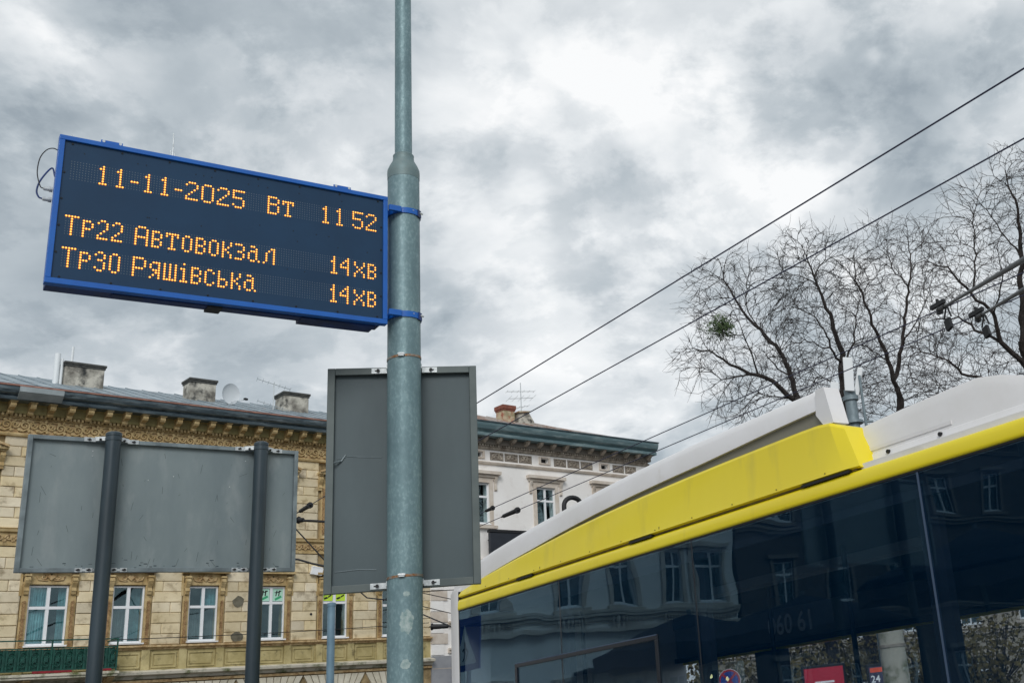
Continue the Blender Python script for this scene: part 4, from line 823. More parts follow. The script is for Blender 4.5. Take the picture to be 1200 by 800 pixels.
# ---------- plain houses further along the row (seen in the bus windows) and beyond the trees
def plain_house(name, label, loc, rz, x0, x1, H, m, wins, floors, trim, roofm, win_w=1.1, depth=9, ground=True):
    t = thing(name, label, 'house', loc, rz)
    ops = [(c - win_w / 2, c + win_w / 2, z0, z1) for c in wins for z0, z1 in floors]
    mb = MB(); cells(mb, x0, x1, 0, H, 0, .4, ops); mb.box(x0, x0 + .3, .4, depth, 0, H); mb.box(x1 - .3, x1, .4, depth, 0, H); mb.box(x0 + .3, x1 - .3, depth - .3, depth, 0, H); mb.build('wall', m, t)
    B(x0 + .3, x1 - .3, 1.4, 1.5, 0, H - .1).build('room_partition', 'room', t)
    for c in wins:
        for z0, z1 in floors:
            window(t, c, win_w - .02, z0 + .02, z1 - .01, z1 - .62, y=.12)
            mb = MB(); mb.box(c - win_w / 2 - .16, c - win_w / 2 - .002, -.06, 0, z0, z1 + .12); mb.box(c + win_w / 2 + .002, c + win_w / 2 + .16, -.06, 0, z0, z1 + .12); mb.box(c - win_w / 2 - .3, c + win_w / 2 + .3, -.2, 0, z1 + .13, z1 + .3); mb.box(c - win_w / 2 - .25, c + win_w / 2 + .25, -.16, 0, z0 - .2, z0 - .06); mb.build('window_surround', trim, t)
    for z in [f[0] - .55 for f in floors[1:]] + [H - .9]:
        mb = MB(); mb.box(x0, x1, -.16, -.001, z, z + .14); mb.box(x0, x1, -.26, -.001, z + .14, z + .24); mb.build('string_course', trim, t)
    MB().prism([(0, H - .3), (-.5, H - .25), (-.7, H), (0, H + .05)], lambda p, q, d: (d, p, q), x0, x1).build('cornice', trim, t)
    MB().prism([(-.6, H + .051), (depth / 2, H + 1.9), (depth + .3, H + .051)], lambda p, q, d: (d, p, q), x0, x1).build('roof', roofm, t)
    return t
gw = [-33.2, -31.6, -29.35, -27.1, -23.9, -20.9, -17.6]
gh = plain_house('grey_house', 'grey plaster corner house with balustrades, mirrored in the left bus windows', P0, FRZ, -34.4, -14.6, 14.2, 'white_wall', gw, [(1.0, 3.2), (6.0, 8.1), (10.0, 12.0)], 'white_trim', 'roof')
bal2 = mb = MB()
for c in gw:
    for k in range(9): mb.lathe([(.05, 0), (.05, .06), (.028, .1), (.06, .25), (.03, .42), (.05, .46), (.05, .5)], (c - .64 + k * .16, -.18, 5.2), 8)
mb.build('baluster', 'white_trim', gh, kind='stuff')
mb = MB(); mb.box(-34.4, -14.6, -.3, -.001, 5.06, 5.2); mb.box(-34.4, -14.6, -.28, -.001, 5.7, 5.8); mb.build('balustrade_rail', 'white_trim', gh)
dh = plain_house('brown_house', 'dull brown plaster house mirrored darkly in the right bus windows', P0, FRZ, -64, -34.6, 13.2, 'brown_plaster', [-61.5 + 3.1 * k for k in range(9)], [(1.0, 3.2), (5.6, 7.6), (9.4, 11.3)], 'relief_bg', 'brown_roof')
fh = plain_house('beige_house', 'low beige house beyond the park, glimpsed through the bus windows', (2, 66, 0), math.radians(-8), -6, 46, 10.5, 'hazel', [-4 + 3.2 * k for k in range(15)], [(1.0, 3.0), (4.8, 6.6), (8.0, 9.4)], 'white_trim', 'brown_roof')

# ------------------------------------------------------------------ near trolleybus
A0, W0 = 4.1, 5.68
WN, WF = 4.404, 6.95
bus = thing('trolleybus', 'yellow trolleybus with white roof covers and dark tinted windows, nearest at right', 'trolleybus', st(A0, W0), RZ_ST)
def bp(a, w, z): return (A0 - a, w - W0, z)
def bbox(a0, a1, w0, w1, z0, z1, mb=None):
    mb = mb or MB(); xa, xb = sorted((A0 - a0, A0 - a1)); mb.box(xa, xb, w0 - W0, w1 - W0, z0, z1); return mb
AE, AF = 10.1, -1.9
def ext(name, prof, a0, a1, m, parent=bus, smooth=True, n=1):
    mb = MB(); mb.loft([[bp(a0 + (a1 - a0) * i / n, w, z) for w, z in prof] for i in range(n + 1)]); return mb.build(name, m, parent, smooth=smooth)
# cantrail: convex yellow strip over the glass
can = ext('cantrail', [(WN + .03, 2.704), (WN - .004, 2.704), (WN - .011, 2.710), (WN - .0125, 2.722), (WN - .008, 2.765), (WN - .002, 2.788), (WN + .008, 2.798), (WN + .05, 2.803), (WN + .1, 2.803), (WN + .1, 2.704)], 9.885, AF, 'yellow')
bbox(9.885, AF, WN - .003, WN + .02, 2.6925, 2.7038).build('glass_seal', 'bus_seam', bus)
bbox(9.885, AF, WN + .0055, WN + .02, 2.685, 2.6920).build('glass_trim', 'aluminium', bus)
# roof deck behind the strip and the dirty gutter
bbox(9.9, AF, WN + .1005, WF - .03, 2.66, 2.815).build('roof_deck', 'bus_white', bus)
bbox(9.85, 4.56, WN + .012, WN + .1, 2.8035, 2.816).build('gutter', 'gutter_dirt', bus)
bbox(4.54, AF, WN + .03, WN + .1, 2.8035, 2.835).build('gutter_rail', 'bus_white', bus)
# yellow fairing with its rising top line
ft = [(9.86, 2.872), (9.6, 2.905), (9.37, 2.932), (8.8, 2.985), (8.34, 3.02), (7.8, 3.06), (7.27, 3.088), (6.75, 3.108), (6.26, 3.12), (5.8, 3.128), (5.41, 3.132), (5.0, 3.136), (4.84, 3.134)]
mb = MB(); secs = []
for a, z in ft: secs.append([bp(a, w, q) for w, q in ((WN + .006, 2.814), (WN - .014, 2.822), (WN - .010, 2.84), (WN + .004, z - .02), (WN + .010, z - .006), (WN + .020, z), (WN + .034, z), (WN + .034, 2.814))])
for a, ins, sl2, zt3 in ((4.735, .0, .33, 3.122), (4.655, .04, .50, 3.085)):
    secs.append([bp(a - sl2 * (zt3 - q), w + ins * (.35 + .65 * (q - 2.81) / .3), q) for w, q in ((WN + .006, 2.814), (WN - .014, 2.822), (WN - .010, 2.84), (WN + .004, zt3 - .02), (WN + .010, zt3 - .006), (WN + .020, zt3), (WN + .034 + .14 * (ins > .02), zt3), (WN + .034 + .14 * (ins > .02), 2.814))])
mb.loft(secs); fo = mb.build('roof_fairing', 'yellow', bus, smooth=True); fo.data.set_sharp_from_angle(angle=.22)
# white roof cover over it (the whole roof width), with a recessed grey lip underneath
wt = [(10.06, 3.03), (9.85, 3.075), (9.67, 3.098), (9.3, 3.145), (8.86, 3.19), (8.45, 3.225), (8.02, 3.255), (7.5, 3.295), (6.95, 3.325), (6.5, 3.34), (6.03, 3.35), (5.26, 3.36), (4.82, 3.362), (4.775, 3.352)]
def zy(a): return float(np.interp(-a, [-q[0] for q in ft], [q[1] for q in ft]))
mb = MB(); secs = []; lip = MB(); ls = []
for a, z in wt:
    zb = zy(min(a, 9.86)) + float(np.interp(-a, [-10.1, -8.6, -7.5, -6, -4.7], [.002, .014, .035, .055, .10]))
    secs.append([bp(a, w, q) for w, q in ((WN + .030, zb), (WN + .040, z - .06), (WN + .060, z - .016), (WN + .085, z), (WN + .15, z), (WN + .15, zb))])
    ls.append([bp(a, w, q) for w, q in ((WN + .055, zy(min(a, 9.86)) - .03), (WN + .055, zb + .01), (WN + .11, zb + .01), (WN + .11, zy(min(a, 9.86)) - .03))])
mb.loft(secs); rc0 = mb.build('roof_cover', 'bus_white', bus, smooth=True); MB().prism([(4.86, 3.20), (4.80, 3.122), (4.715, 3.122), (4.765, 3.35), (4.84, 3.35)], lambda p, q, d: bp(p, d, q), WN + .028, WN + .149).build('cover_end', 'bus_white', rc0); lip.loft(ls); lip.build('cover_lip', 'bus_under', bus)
# lower white cover nearer to us
mb = MB(); secs = []
for a, z in ((4.72, 3.06), (4.69, 3.085), (4.3, 3.11), (3.9, 3.125), (3.75, 3.128), (3.60, 3.10), (3.46, 3.055), (3.25, 3.0), (2.0, 2.98), (AF + .3, 2.98), (AF + .05, 2.95)):
    secs.append([bp(a, w, q) for w, q in ((WN + .12, 2.82), (WN + .15, 2.90), (WN + .162, 2.905), (WN + .164, 2.918), (WN + .17, z - .06), (WN + .196, z), (WN + .27, z), (WN + .27, 2.82))])
mb.loft(secs); cv = mb.build('roof_cover', 'bus_white', bus, smooth=True)
mb = MB()
for a, z in ((4.42, 2.885), (4.02, 2.885), (3.2, 2.885)): mb.tube([bp(a, WN + .146, z), bp(a, WN + .13, z)], .012, 10)
mb.build('cover_bolt', 'bus_seam', cv, kind='stuff')
mb = MB(); mb.loft([[bp(a, w, z) for w, z in ((WN + .158, 2.925), (WN + .166, 2.922), (WN + .169, 2.94), (WN + .158, 2.945))] for a in (4.68, 3.95)]); mb.build('cover_groove', 'bus_white', cv)
for a in (8.3, 6.55): bbox(a + .002, a - .002, WN - .0135, WN + .0, 2.83, 2.85 + (zy(a) - 2.87) * .0).build('fairing_clip', 'gutter_dirt', fo)
mb = MB()
for k in range(11): a = 9.3 - k * .45; mb.tube([bp(a, WN - .0125, 2.836), bp(a, WN - .0145, 2.836)], .005, 8)
mb.build('fairing_screw', 'gutter_dirt', fo, kind='stuff')
# dirt streaks sitting in the gutter joint
for a, l in ((8.72, .28), (6.95, .30), (5.02, .42)): bbox(a, a - l, WN - .012, WN + .01, 2.799, 2.8135).build('gutter_clip', 'bus_seam', can)
# near side glazing
cuts = [9.885, 8.02, 6.2, 4.1, 2.1, .1, AF + .02]
for i in range(len(cuts) - 1):
    bbox(cuts[i] - .008, cuts[i + 1] + .008, WN - .001, WN + .005, .96, 2.692).build('window_pane', 'bus_glass', bus)
    if i: bbox(cuts[i] - .008, cuts[i] + .008, WN - .0005, WN + .012, .96, 2.692).build('pane_joint', 'seam_light' if i == 3 else 'bus_edge', bus)
for c in cuts[1:-1]: bbox(c + .07, c - .07, WN + .03, WN + .08, .96, 2.66).build('window_pillar', 'bus_int', bus)
bbox(9.885, AF, WN + .0065, WN + .0095, 2.615, 2.684).build('frit_band', 'bus_edge', bus)
# opening light framed low in the second pane
mb = MB(); bbox(8.80, 6.67, WN - .012, WN - .0015, 2.112, 2.148, mb); bbox(6.71, 6.67, WN - .012, WN - .0015, 1.3, 2.111, mb); bbox(8.80, 8.76, WN - .012, WN - .0015, 1.3, 2.111, mb); vf = mb.build('opening_window_frame', 'bus_edge', bus, bev=.003)
bbox(8.79, 6.68, WN - .0135, WN - .0122, 2.14, 2.147).build('frame_edge', 'seam_light', vf)
# end pillar, lower body, floor, far side
mb = MB(); mb.loft([[bp(a, w, z) for w, z in ((WN + .0, .3), (WN, 2.86), (WN + .02, 2.9), (WN + .3, 3.0), (WN + .3, .3))] for a in (9.90, 10.06)] + [[bp(10.10, w, z) for w, z in ((WN + .04, .3), (WN + .04, 2.86), (WN + .06, 2.9), (WN + .3, 3.0), (WN + .3, .3))]]); mb.build('corner_pillar', 'bus_white', bus, smooth=True)
bbox(9.8985, 9.887, WN + .001, WN + .05, .4, 2.87).build('corner_seal', 'bus_seam', bus)
bbox(10.1, 10.06, WN + .3, WF, .3, 3.0).build('end_wall', 'bus_white', bus); bbox(AF, AF - .06, WN, WF, .3, 3.0).build('end_wall', 'yellow', bus)
bbox(9.89, AF, WN, WN + .04, .30, .955).build('lower_side', 'yellow', bus); bbox(10.06, AF, WF - .04, WF, .30, .96).build('lower_side', 'yellow', bus)
bbox(10.05, AF, WN + .04, WF - .04, .30, .36).build('cabin_floor', 'bus_int', bus)
bbox(10.05, AF, WN + .01, WF - .02, 2.56, 2.66).build('ceiling', 'bus_int', bus)
bbox(10.05, AF, WF - .11, WF - .041, 2.17, 2.45).build('route_panel', 'bus_int_l', bus); bbox(10.05, AF, WF - .04, WF, 2.10, 2.70).build('far_cantrail', 'yellow', bus)
bbox(10.05, AF, WF - .13, WF - .041, 2.452, 2.56).build('ceiling_cove', 'bus_int', bus)
bbox(10.05, AF, WF - .14, WF - .10, 2.12, 2.165).build('grab_rail', 'bus_int', bus)
fc = [10.0, 8.5, 6.38, 4.2, 2.2, .2, AF]
for i in range(len(fc) - 1):
    bbox(fc[i] - .12, fc[i + 1] + .24, WF - .02, WF - .014, .97, 2.098).build('window_pane', 'bus_glass_far', bus)
    if i: bbox(fc[i] + .24, fc[i] - .12, WF - .12, WF - .001, .97, 2.099).build('window_pillar', 'bus_int_l' if i in (2,) else 'bus_int', bus)
bbox(7.86, 5.2, WN + 1.15, WN + 1.35, 2.50, 2.56).build('cabin_lamp', 'ceil_lamp', bus); bbox(3.5, .5, WN + 1.15, WN + 1.35, 2.50, 2.56).build('cabin_lamp', 'ceil_lamp', bus)
for a, w in ((7.3, 5.9), (5.6, 5.2), (3.1, 5.9), (8.9, 5.1)): MB().tube([bp(a, w, .36), bp(a, w, 2.56)], .018, 12).build('grab_pole', 'bus_int', bus, smooth=True)
for a in (9.0, 8.1, 5.6, 4.8, 3.2, 2.4, .8):
    for w in (6.35, 4.75):
        mb = MB(); bbox(a + .22, a - .22, w - .22, w + .22, .75, .82, mb); mb.obox(bp(a + .22, w, 1.15), (.03, 0, .0), (0, .22, 0), (-.06, 0, .36)); mb.tube([bp(a, w, .36), bp(a, w, .76)], .04, 8); mb.build('seat', 'seat', bus, bev=.02)
for a in (8.0, 1.0):
    for w in (WN + .16, WF - .16):
        tw = MB().tube([bp(a, w - .14, .48), bp(a, w + .14, .48)], .48, 28).build('wheel', 'tyre', bus, smooth=True); MB().tube([bp(a, w - .15, .48), bp(a, w + .15, .48)], .27, 20).build('rim', 'aluminium', tw, smooth=True)
# number stencilled on the panel over the far windows
def text(name, s, size, m, parent, loc, rot, ext=.001):
    cu = bpy.data.curves.new(name, 'FONT'); cu.body = s; cu.size = size; cu.extrude = ext; cu.offset = .004; cu.align_x = 'CENTER'; cu.resolution_u = 3
    o = bpy.data.objects.new(name + '_tmp', cu); COL.objects.link(o); dg = bpy.context.evaluated_depsgraph_get(); me = bpy.data.meshes.new_from_object(o.evaluated_get(dg)); bpy.data.objects.remove(o)
    me.materials.clear(); me.materials.append(M[m]); o = bpy.data.objects.new(name, me); COL.objects.link(o); o.parent = parent; o.location = loc; o.rotation_euler = rot; return o
text('panel_number', '060 61', .24, 'letter', bus, bp(8.18, WF - .114, 2.225), (math.pi / 2, 0, 0))

# ------------------------------------------------------------------ the trolleybus's two current collectors
ZW = 5.5
def on_wire(px, py, z):
    r = ray(px, py); return CAM + r * (z - CAM[2]) / r[2]
mb = MB(); bbox(3.2, .6, 4.9, 6.25, 2.8155, 3.12, mb); mb.build('collector_base', 'bus_white', bus, bev=.05)
for (tx, ty), (qx, qy), wb_, zb_ in (((1100, 363), (1200, 304), 5.06, 3.92), ((1145, 372), (1200, 339), 5.30, 3.9)):
    T = on_wire(tx, ty, ZW - .13); nrm_ = np.cross(T - CAM, ray(qx, qy)); nrm_ /= np.linalg.norm(nrm_)
    best = min(((abs((np.array(st(3.6 - k * .001, wb_, zb_)) - CAM) @ nrm_), 3.6 - k * .001) for k in range(3000)))
    Bp = np.array(st(best[1], wb_, zb_)); MB().tube([bp(best[1], wb_, 3.1), bp(best[1], wb_, zb_ - .1)], .05, 10).build('collector_riser', 'black', bus); inv = Matrix.Rotation(-RZ_ST, 3, 'Z'); o2 = np.array(st(A0, W0))
    L2 = lambda P: np.array(inv @ Vector(P - o2))
    t_, b_ = L2(T), L2(Bp); d = (b_ - t_) / np.linalg.norm(b_ - t_)
    cp = MB().tube([b_, b_ * .5 + t_ * .5, t_ + d * .25], [.026, .021, .013], 16).build('collector_pole', 'pole_grey', bus, smooth=True)
    mb = MB(); mb.tube([t_ + d * .36, t_ + d * .05], .026, 10); mb.obox(t_ + (.0, 0, .06), (.10, 0, .01), (0, .02, 0), (0, 0, .022)); mb.tube([t_, t_ + (0, 0, .12)], .018, 8); mb.obox(t_ + d * .05 + (0, 0, -.02), (.03, 0, 0), (0, .022, 0), (0, 0, .03)); mb.build('collector_head', 'black', cp)
    mb = MB(); q0 = t_ + d * .42; mb.tube([q0 + (0, 0, -.02), q0 + (-.05, 0, -.14)], .010, 6); mb.tube([q0 + (.02, 0, -.02), q0 + (.05, 0, -.13)], .010, 6); mb.obox(q0 + (0.0, 0, -.20), (.035, 0, .015), (0, .02, 0), (-.01, 0, .055)); mb.build('rope_guide', 'black', cp)
    MB().lathe([(.09, -.12), (.10, 0), (.07, .06), (.03, .09)], b_, 16).build('pole_pivot', 'black', cp, smooth=True)

# ------------------------------------------------------------------ overhead contact wires and span cables
def wire(name, label, pts, r, m, cat='wire', group='overhead contact wires'):
    o = MB().tube(pts, r, 6).build(name, m); return tag(o, label, cat, group)
def catenary(p, q, sag=.0, n=2): return [np.array(p) + (np.array(q) - np.array(p)) * t / n - np.array([0, 0, sag * 4 * (t / n) * (1 - t / n)]) for t in range(n + 1)]
for lab, w, a0, a1 in (('uppermost contact wire slanting across the upper right of the sky', 5.900, -14, 21.2), ('second contact wire from the top, slanting across the clouds', 6.727, -14, 20.2),
                       ('contact wire touched by the left collector pole, crossing the bare trees', 9.100, -14, 21.4), ('lowest contact wire, touched by the right collector pole', 9.667, -14, 21.0)):
    wire('contact_wire', lab, [st(a0, w, ZW), st(a1, w, ZW)], .0068, 'wire')
def insul(label, p, q, r=.045):
    p, q = np.array(p), np.array(q); t = thing('strain_insulator', label, 'insulator', p, 0, 'strain insulators'); d = q - p
    MB().tube([d * 0, d * .1, d * .12, d * .88, d * .9, d], [.015, .02, r, r * .8, .02, .015], 10).build('rod', 'black', t, smooth=True)
    MB().tube([d * .1, d * .16], r * 1.3, 10).build('end_cap', 'black', t, smooth=True)
insul('dark insulator on the uppermost wire, between the two sign boards', st(18.95, 5.90, ZW), st(19.6, 5.90, ZW), .04)
# cross-span cables to the house walls
def on_fac(px, py, y=-.05):
    n = np.array([math.sin(FRZ), -math.cos(FRZ), 0]); r = ray(px, py); p = np.array(fac(0, y, 0)); return CAM + r * (((p - CAM) @ n) / (r @ n))
wire('span_cable', 'stay cable hidden behind the wide sign, tying the uppermost wire to the ochre wall', [st(21.2, 5.90, ZW), fac(-2.5, -.05, 9.6)], .018, 'cable', group='span cables')
wire('span_cable', 'stay cable behind the tall sign board, tying the lower wires to the ochre wall', [st(21.0, 9.667, ZW), st(21.4, 9.10, ZW), fac(4.3, -.05, 9.0)], .018, 'cable', group='span cables')
wire('span_cable', 'thick dark span cable running level between the two sign boards', [fac(-4.6, -.1, 9.3), at(349, 609.5, 36.5), at(365, 610, 36), at(398, 612, 34), st(20.2, 6.727, ZW)], .045, 'cable', group='span cables')
insul('knotted insulator on the thick level cable between the sign boards', at(349, 609, 36.4), at(356, 609, 36.3), .09)
wire('span_cable', 'thin cable sloping down to the right between the two sign boards', [on_fac(280, 552), at(349, 622, 36), at(382, 658, 36), at(430, 700, 36), at(457, 703, 36), at(527, 733, 36), on_fac(556, 745)], .022, 'cable', group='span cables')
wire('span_cable', 'slack dark cable sagging across the ochre wall above the white box', [fac(-2.5, -.1, 8.6), at(349, 655, 41), at(366, 660, 41), at(385, 664, 41), fac(4.6, -.08, 8.2)], .04, 'cable', group='span cables')
wire('span_cable', 'thin cable drawn along the ochre wall across the lower windows', [fac(-6.0, -.2, 5.86)] + catenary(fac(-6, -.2, 5.86), fac(5.7, -.2, 6.2), .06, 6)[1:], .014, 'cable', group='span cables')
for lab, p, q in (('upper of the thin cables just right of the pole, over white quoins', (470, 689, 40), (545, 705, 40)), ('middle thin cable just right of the pole, over white quoins', (470, 704, 40), (545, 722, 40)), ('lowest thin cable just right of the pole, over white quoins', (470, 694, 40), (545, 690, 40))):
    wire('span_cable', lab, [on_fac(p[0], p[1]), at((p[0] + q[0]) / 2, (p[1] + q[1]) / 2, 44), on_fac(q[0], q[1])], .018, 'cable', group='span cables')
insul('black clustered insulator beside the pole, in front of white quoins', at(503, 734, 38), at(528, 733, 38), .09)
insul('dark insulator slanting on a wire beside the signboard of the white house', st(18.95, 9.667, ZW), st(19.7, 9.667, ZW), .045)
insul('small insulator on a wire before the left window of the white house', st(18.85, 9.10, ZW), st(19.2, 9.10, ZW), .035)

# ------------------------------------------------------------------ arched lamp behind the bus
q = at(672, 605, 26)
al = thing('arched_lamp', 'black gooseneck lamp whose arch peeks over the bus roof before the white house', 'lamp', (q[0], q[1], 0))
e = np.array([.75, .66, 0]) * .235; zc = q[2]
pts = [tuple(-e) + (), ] if False else [(-e[0], -e[1], 0), (-e[0], -e[1], zc)] + [(-e[0] * math.cos(t), -e[1] * math.cos(t), zc + .24 + .20 * math.sin(t)) for t in [math.pi * k / 12 for k in range(13)]] + [(e[0], e[1], zc - .05)]
MB().tube(pts, .055, 12).build('gooseneck', 'black', al, smooth=True)
MB().lathe([(.03, .0), (.07, -.04), (.20, -.22), (.21, -.26), (.02, -.25)], (e[0], e[1], zc - .03), 18).build('shade', 'black', al, smooth=True)

# ------------------------------------------------------------------ antenna mast beyond the bus
q = at(1004, 520, 40)
am = thing('antenna_mast', 'grey mast with white panel antennas rising between the bare trees', 'antenna mast', (q[0], q[1], 0))
zt = at(1002, 468, 40)[2] ; z0 = q[2]
MB().tube([(0, 0, 0), (0, 0, zt + .5)], .21, 18).build('tube', 'mast', am, smooth=True); MB().tube([(0, 0, zt + .1), (0, 0, zt + .26)], .28, 18).build('collar', 'mast', am, smooth=True); MB().tube([(0, 0, zt - .75), (0, 0, zt - .65)], .34, 18).build('collar', 'mast', am, smooth=True)
for dx, dy, z, w, h, tl in ((0.02, -.28, zt + .75, .17, .62, 0), (-.52, .1, zt + .45, .15, .3, 0), (.36, .1, zt + .6, .09, .5, .1)):
    pa = MB(); pa.obox((dx, dy, z + h * .4), (w, 0, -.03), (0, .07, 0), (.04 + tl, 0, h)); pa = pa.build('panel_antenna', 'antenna_white', am, bev=.02)
    MB().tube([(dx, dy + .05, z - h * .5), (0, 0, z - .3)], .03, 8).build('antenna_bracket', 'mast', pa)
MB().tube([(.42, 0, zt - 1.4), (.42, 0, zt + 1.0)], .05, 10).build('cable_tube', 'mast', am)
mb = MB(); mb.obox((.2, 0, zt - .7), (.5, .1, 0), (0, .06, 0), (0, 0, .03)); mb.build('crossarm', 'mast', am)

# ------------------------------------------------------------------ bare trees
def grow(limbs, lobes, natt, step=.27, infl=2.4, kill=.33, iters=60, seed=1, twig=.56, twigs=3):
    rg = np.random.default_rng(seed)
    pos = []; par = []; rad0 = []; index = {}
    for pts, r0, r1, att in limbs:
        prev = None
        if att is not None:
            d = [np.linalg.norm(np.array(pts[0]) - p) for p in pos]; prev = int(np.argmin(d))
        L = 0; segs = []
        P = [np.array(p, float) for p in pts]
        # resample with a little wander
        for i in range(len(P) - 1):
            k = max(1, int(np.linalg.norm(P[i + 1] - P[i]) / step))
            for j in range(k): segs.append(P[i] + (P[i + 1] - P[i]) * j / k + (rg.normal(0, .035, 3) if i + j else 0))
        segs.append(P[-1])
        for i, p in enumerate(segs):
            if i == 0 and prev is not None: continue
            pos.append(p); par.append(prev if prev is not None else -1); prev = len(pos) - 1
            rad0.append(r0 + (r1 - r0) * i / max(1, len(segs) - 1))
    nl = len(pos)
    att = []
    wts = np.array([l[1][0] * l[1][1] * l[1][2] for l in lobes]); wts = wts ** .75; wts /= wts.sum()
    for (c, r), wv in zip(lobes, wts):
        k = int(natt * wv) + 1; d = rg.normal(0, 1, (k, 3)); d /= np.linalg.norm(d, axis=1)[:, None]; u = rg.random(k) ** (1 / 2.0) * rg.uniform(.8, 1.14, k)
        att.append(np.array(c) + d * u[:, None] * np.array(r))
    A = np.concatenate(att); pos = [np.array(p) for p in pos]
    near = np.full(len(A), 1e9); ni = np.zeros(len(A), int)
    def upd(i0):
        Pn = np.array(pos[i0:])
        for c in range(0, len(Pn), 400):
            d = np.linalg.norm(A[:, None, :] - Pn[None, c:c + 400, :], axis=2); j = d.argmin(1); m = d[np.arange(len(A)), j]
            b = m < near; near[b] = m[b]; ni[b] = j[b] + i0 + c
    upd(0); alive = np.ones(len(A), bool); nch = {}
    for it in range(iters):
        alive &= near > kill
        act = alive & (near < infl if it > 6 else near < infl * 2.2)
        if act.sum() < 3: break
        acc = {}
        for k in np.where(act)[0]:
            n = ni[k]; v = A[k] - pos[n]; v = v / (np.linalg.norm(v) + 1e-9); acc[n] = acc.get(n, 0) + v
        i0 = len(pos)
        for n, v in acc.items():
            l = np.linalg.norm(v)
            if nch.get(n, 0) >= (2 if n >= nl else 3): alive[(ni == n) & (near < infl)] = False; continue
            nch[n] = nch.get(n, 0) + 1
            if l < .2: continue
            dirp = pos[n] - pos[par[n]] if par[n] >= 0 else np.zeros(3); dl = np.linalg.norm(dirp)
            v = v / l + (dirp / dl * .85 if dl > 0 else 0) + rg.normal(0, .10, 3) + (0, 0, .12); v /= np.linalg.norm(v)
            pos.append(pos[n] + v * step); par.append(n); rad0.append(0)
        upd(i0)
        if len(pos) > 30000: break
    n = len(pos); ch = [[] for _ in range(n)]
    for i in range(n):
        if par[i] >= 0: ch[par[i]].append(i)
    # fine twigs
    tips = [i for i in range(nl, n) if len(ch[i]) == 0 or rg.random() < .30]
    tw = []
    for i in tips:
        base = pos[i]; dirp = pos[i] - pos[par[i]]; dirp = dirp / (np.linalg.norm(dirp) + 1e-9)
        for k in range(twigs):
            v = dirp + rg.normal(0, .5, 3) + (0, 0, .15); v /= np.linalg.norm(v); l = twig * rg.uniform(.5, 1.35); mid = base + v * l * .5 + rg.normal(0, .025, 3); e = base + v * l + rg.normal(0, .06, 3)
            tw.append((base, mid, e))
    R = np.zeros(n)
    for i in range(n - 1, -1, -1):
        r = sum(R[c] ** 2.9 for c in ch[i]) ** (1 / 2.9) if ch[i] else .009
        R[i] = max(rad0[i] * .78, .016) if i < nl else min(max(r, .009), .055)
    return pos, par, R, tw, nl
def ring(c, d, r, n):
    h = np.array([0, 0, 1.]) if abs(d[2]) < .9 else np.array([1., 0, 0]); x = np.cross(d, h); x /= np.linalg.norm(x); y = np.cross(d, x)
    return [c + r * (math.cos(2 * math.pi * j / n) * x + math.sin(2 * math.pi * j / n) * y) for j in range(n)]
def tree(name, label, base, limbs, lobes, natt, m, seed, group='bare trees behind the bus', **kw):
    base = np.array(base); t = thing(name, label, 'tree', base, 0, group)
    loc = lambda P: np.array(P) - base
    pos, par, R, tw, nl = grow([([loc(p) for p in pts], r0, r1, a) for pts, r0, r1, a in limbs], [(loc(c), r) for c, r in lobes], natt, seed=seed, **kw)
    tr, cr = MB(), MB()
    for i in range(len(pos)):
        if par[i] < 0: continue
        p, q = pos[par[i]], pos[i]; d = q - p; l = np.linalg.norm(d)
        if l < 1e-6: continue
        d = d / l; big = R[i] > .04; k = 8 if R[i] > .08 else (5 if big else 3); mb = tr if i < nl else cr
        rp = min(R[par[i]], R[i] * 1.25); a = ring(p - d * min(.02, R[i] * .3), d, rp, k); b = ring(q + d * min(.02, R[i] * .3), d, R[i], k); v = a + b
        mb.add(v, [(j, (j + 1) % k, k + (j + 1) % k, k + j) for j in range(k)])
    for b0, b1, b2_ in tw:
        for p, q, r, s in ((b0, b1, .008, .0065), (b1, b2_, .0065, .004)):
            d = q - p; d = d / (np.linalg.norm(d) + 1e-9); cr.add(ring(p, d, r, 3) + ring(q, d, s, 3), [(j, (j + 1) % 3, 3 + (j + 1) % 3, 3 + j) for j in range(3)])
    tr.build('trunk', m, t, smooth=True); cr.build('crown', m, t)
    return t
def lob(px, py, rx, ry, d, dr=None): s = d / FPX; return (at(px, py, d), (rx * s, (dr or rx) * s, ry * s))
def lp3(pts, d, bend=0): n = len(pts); return [at(x, y, d + bend * i / max(1, n - 1)) for i, (x, y) in enumerate(pts)]
DA = 46
bA = at(948, 520, DA); gA = np.array([bA[0], bA[1], 0])
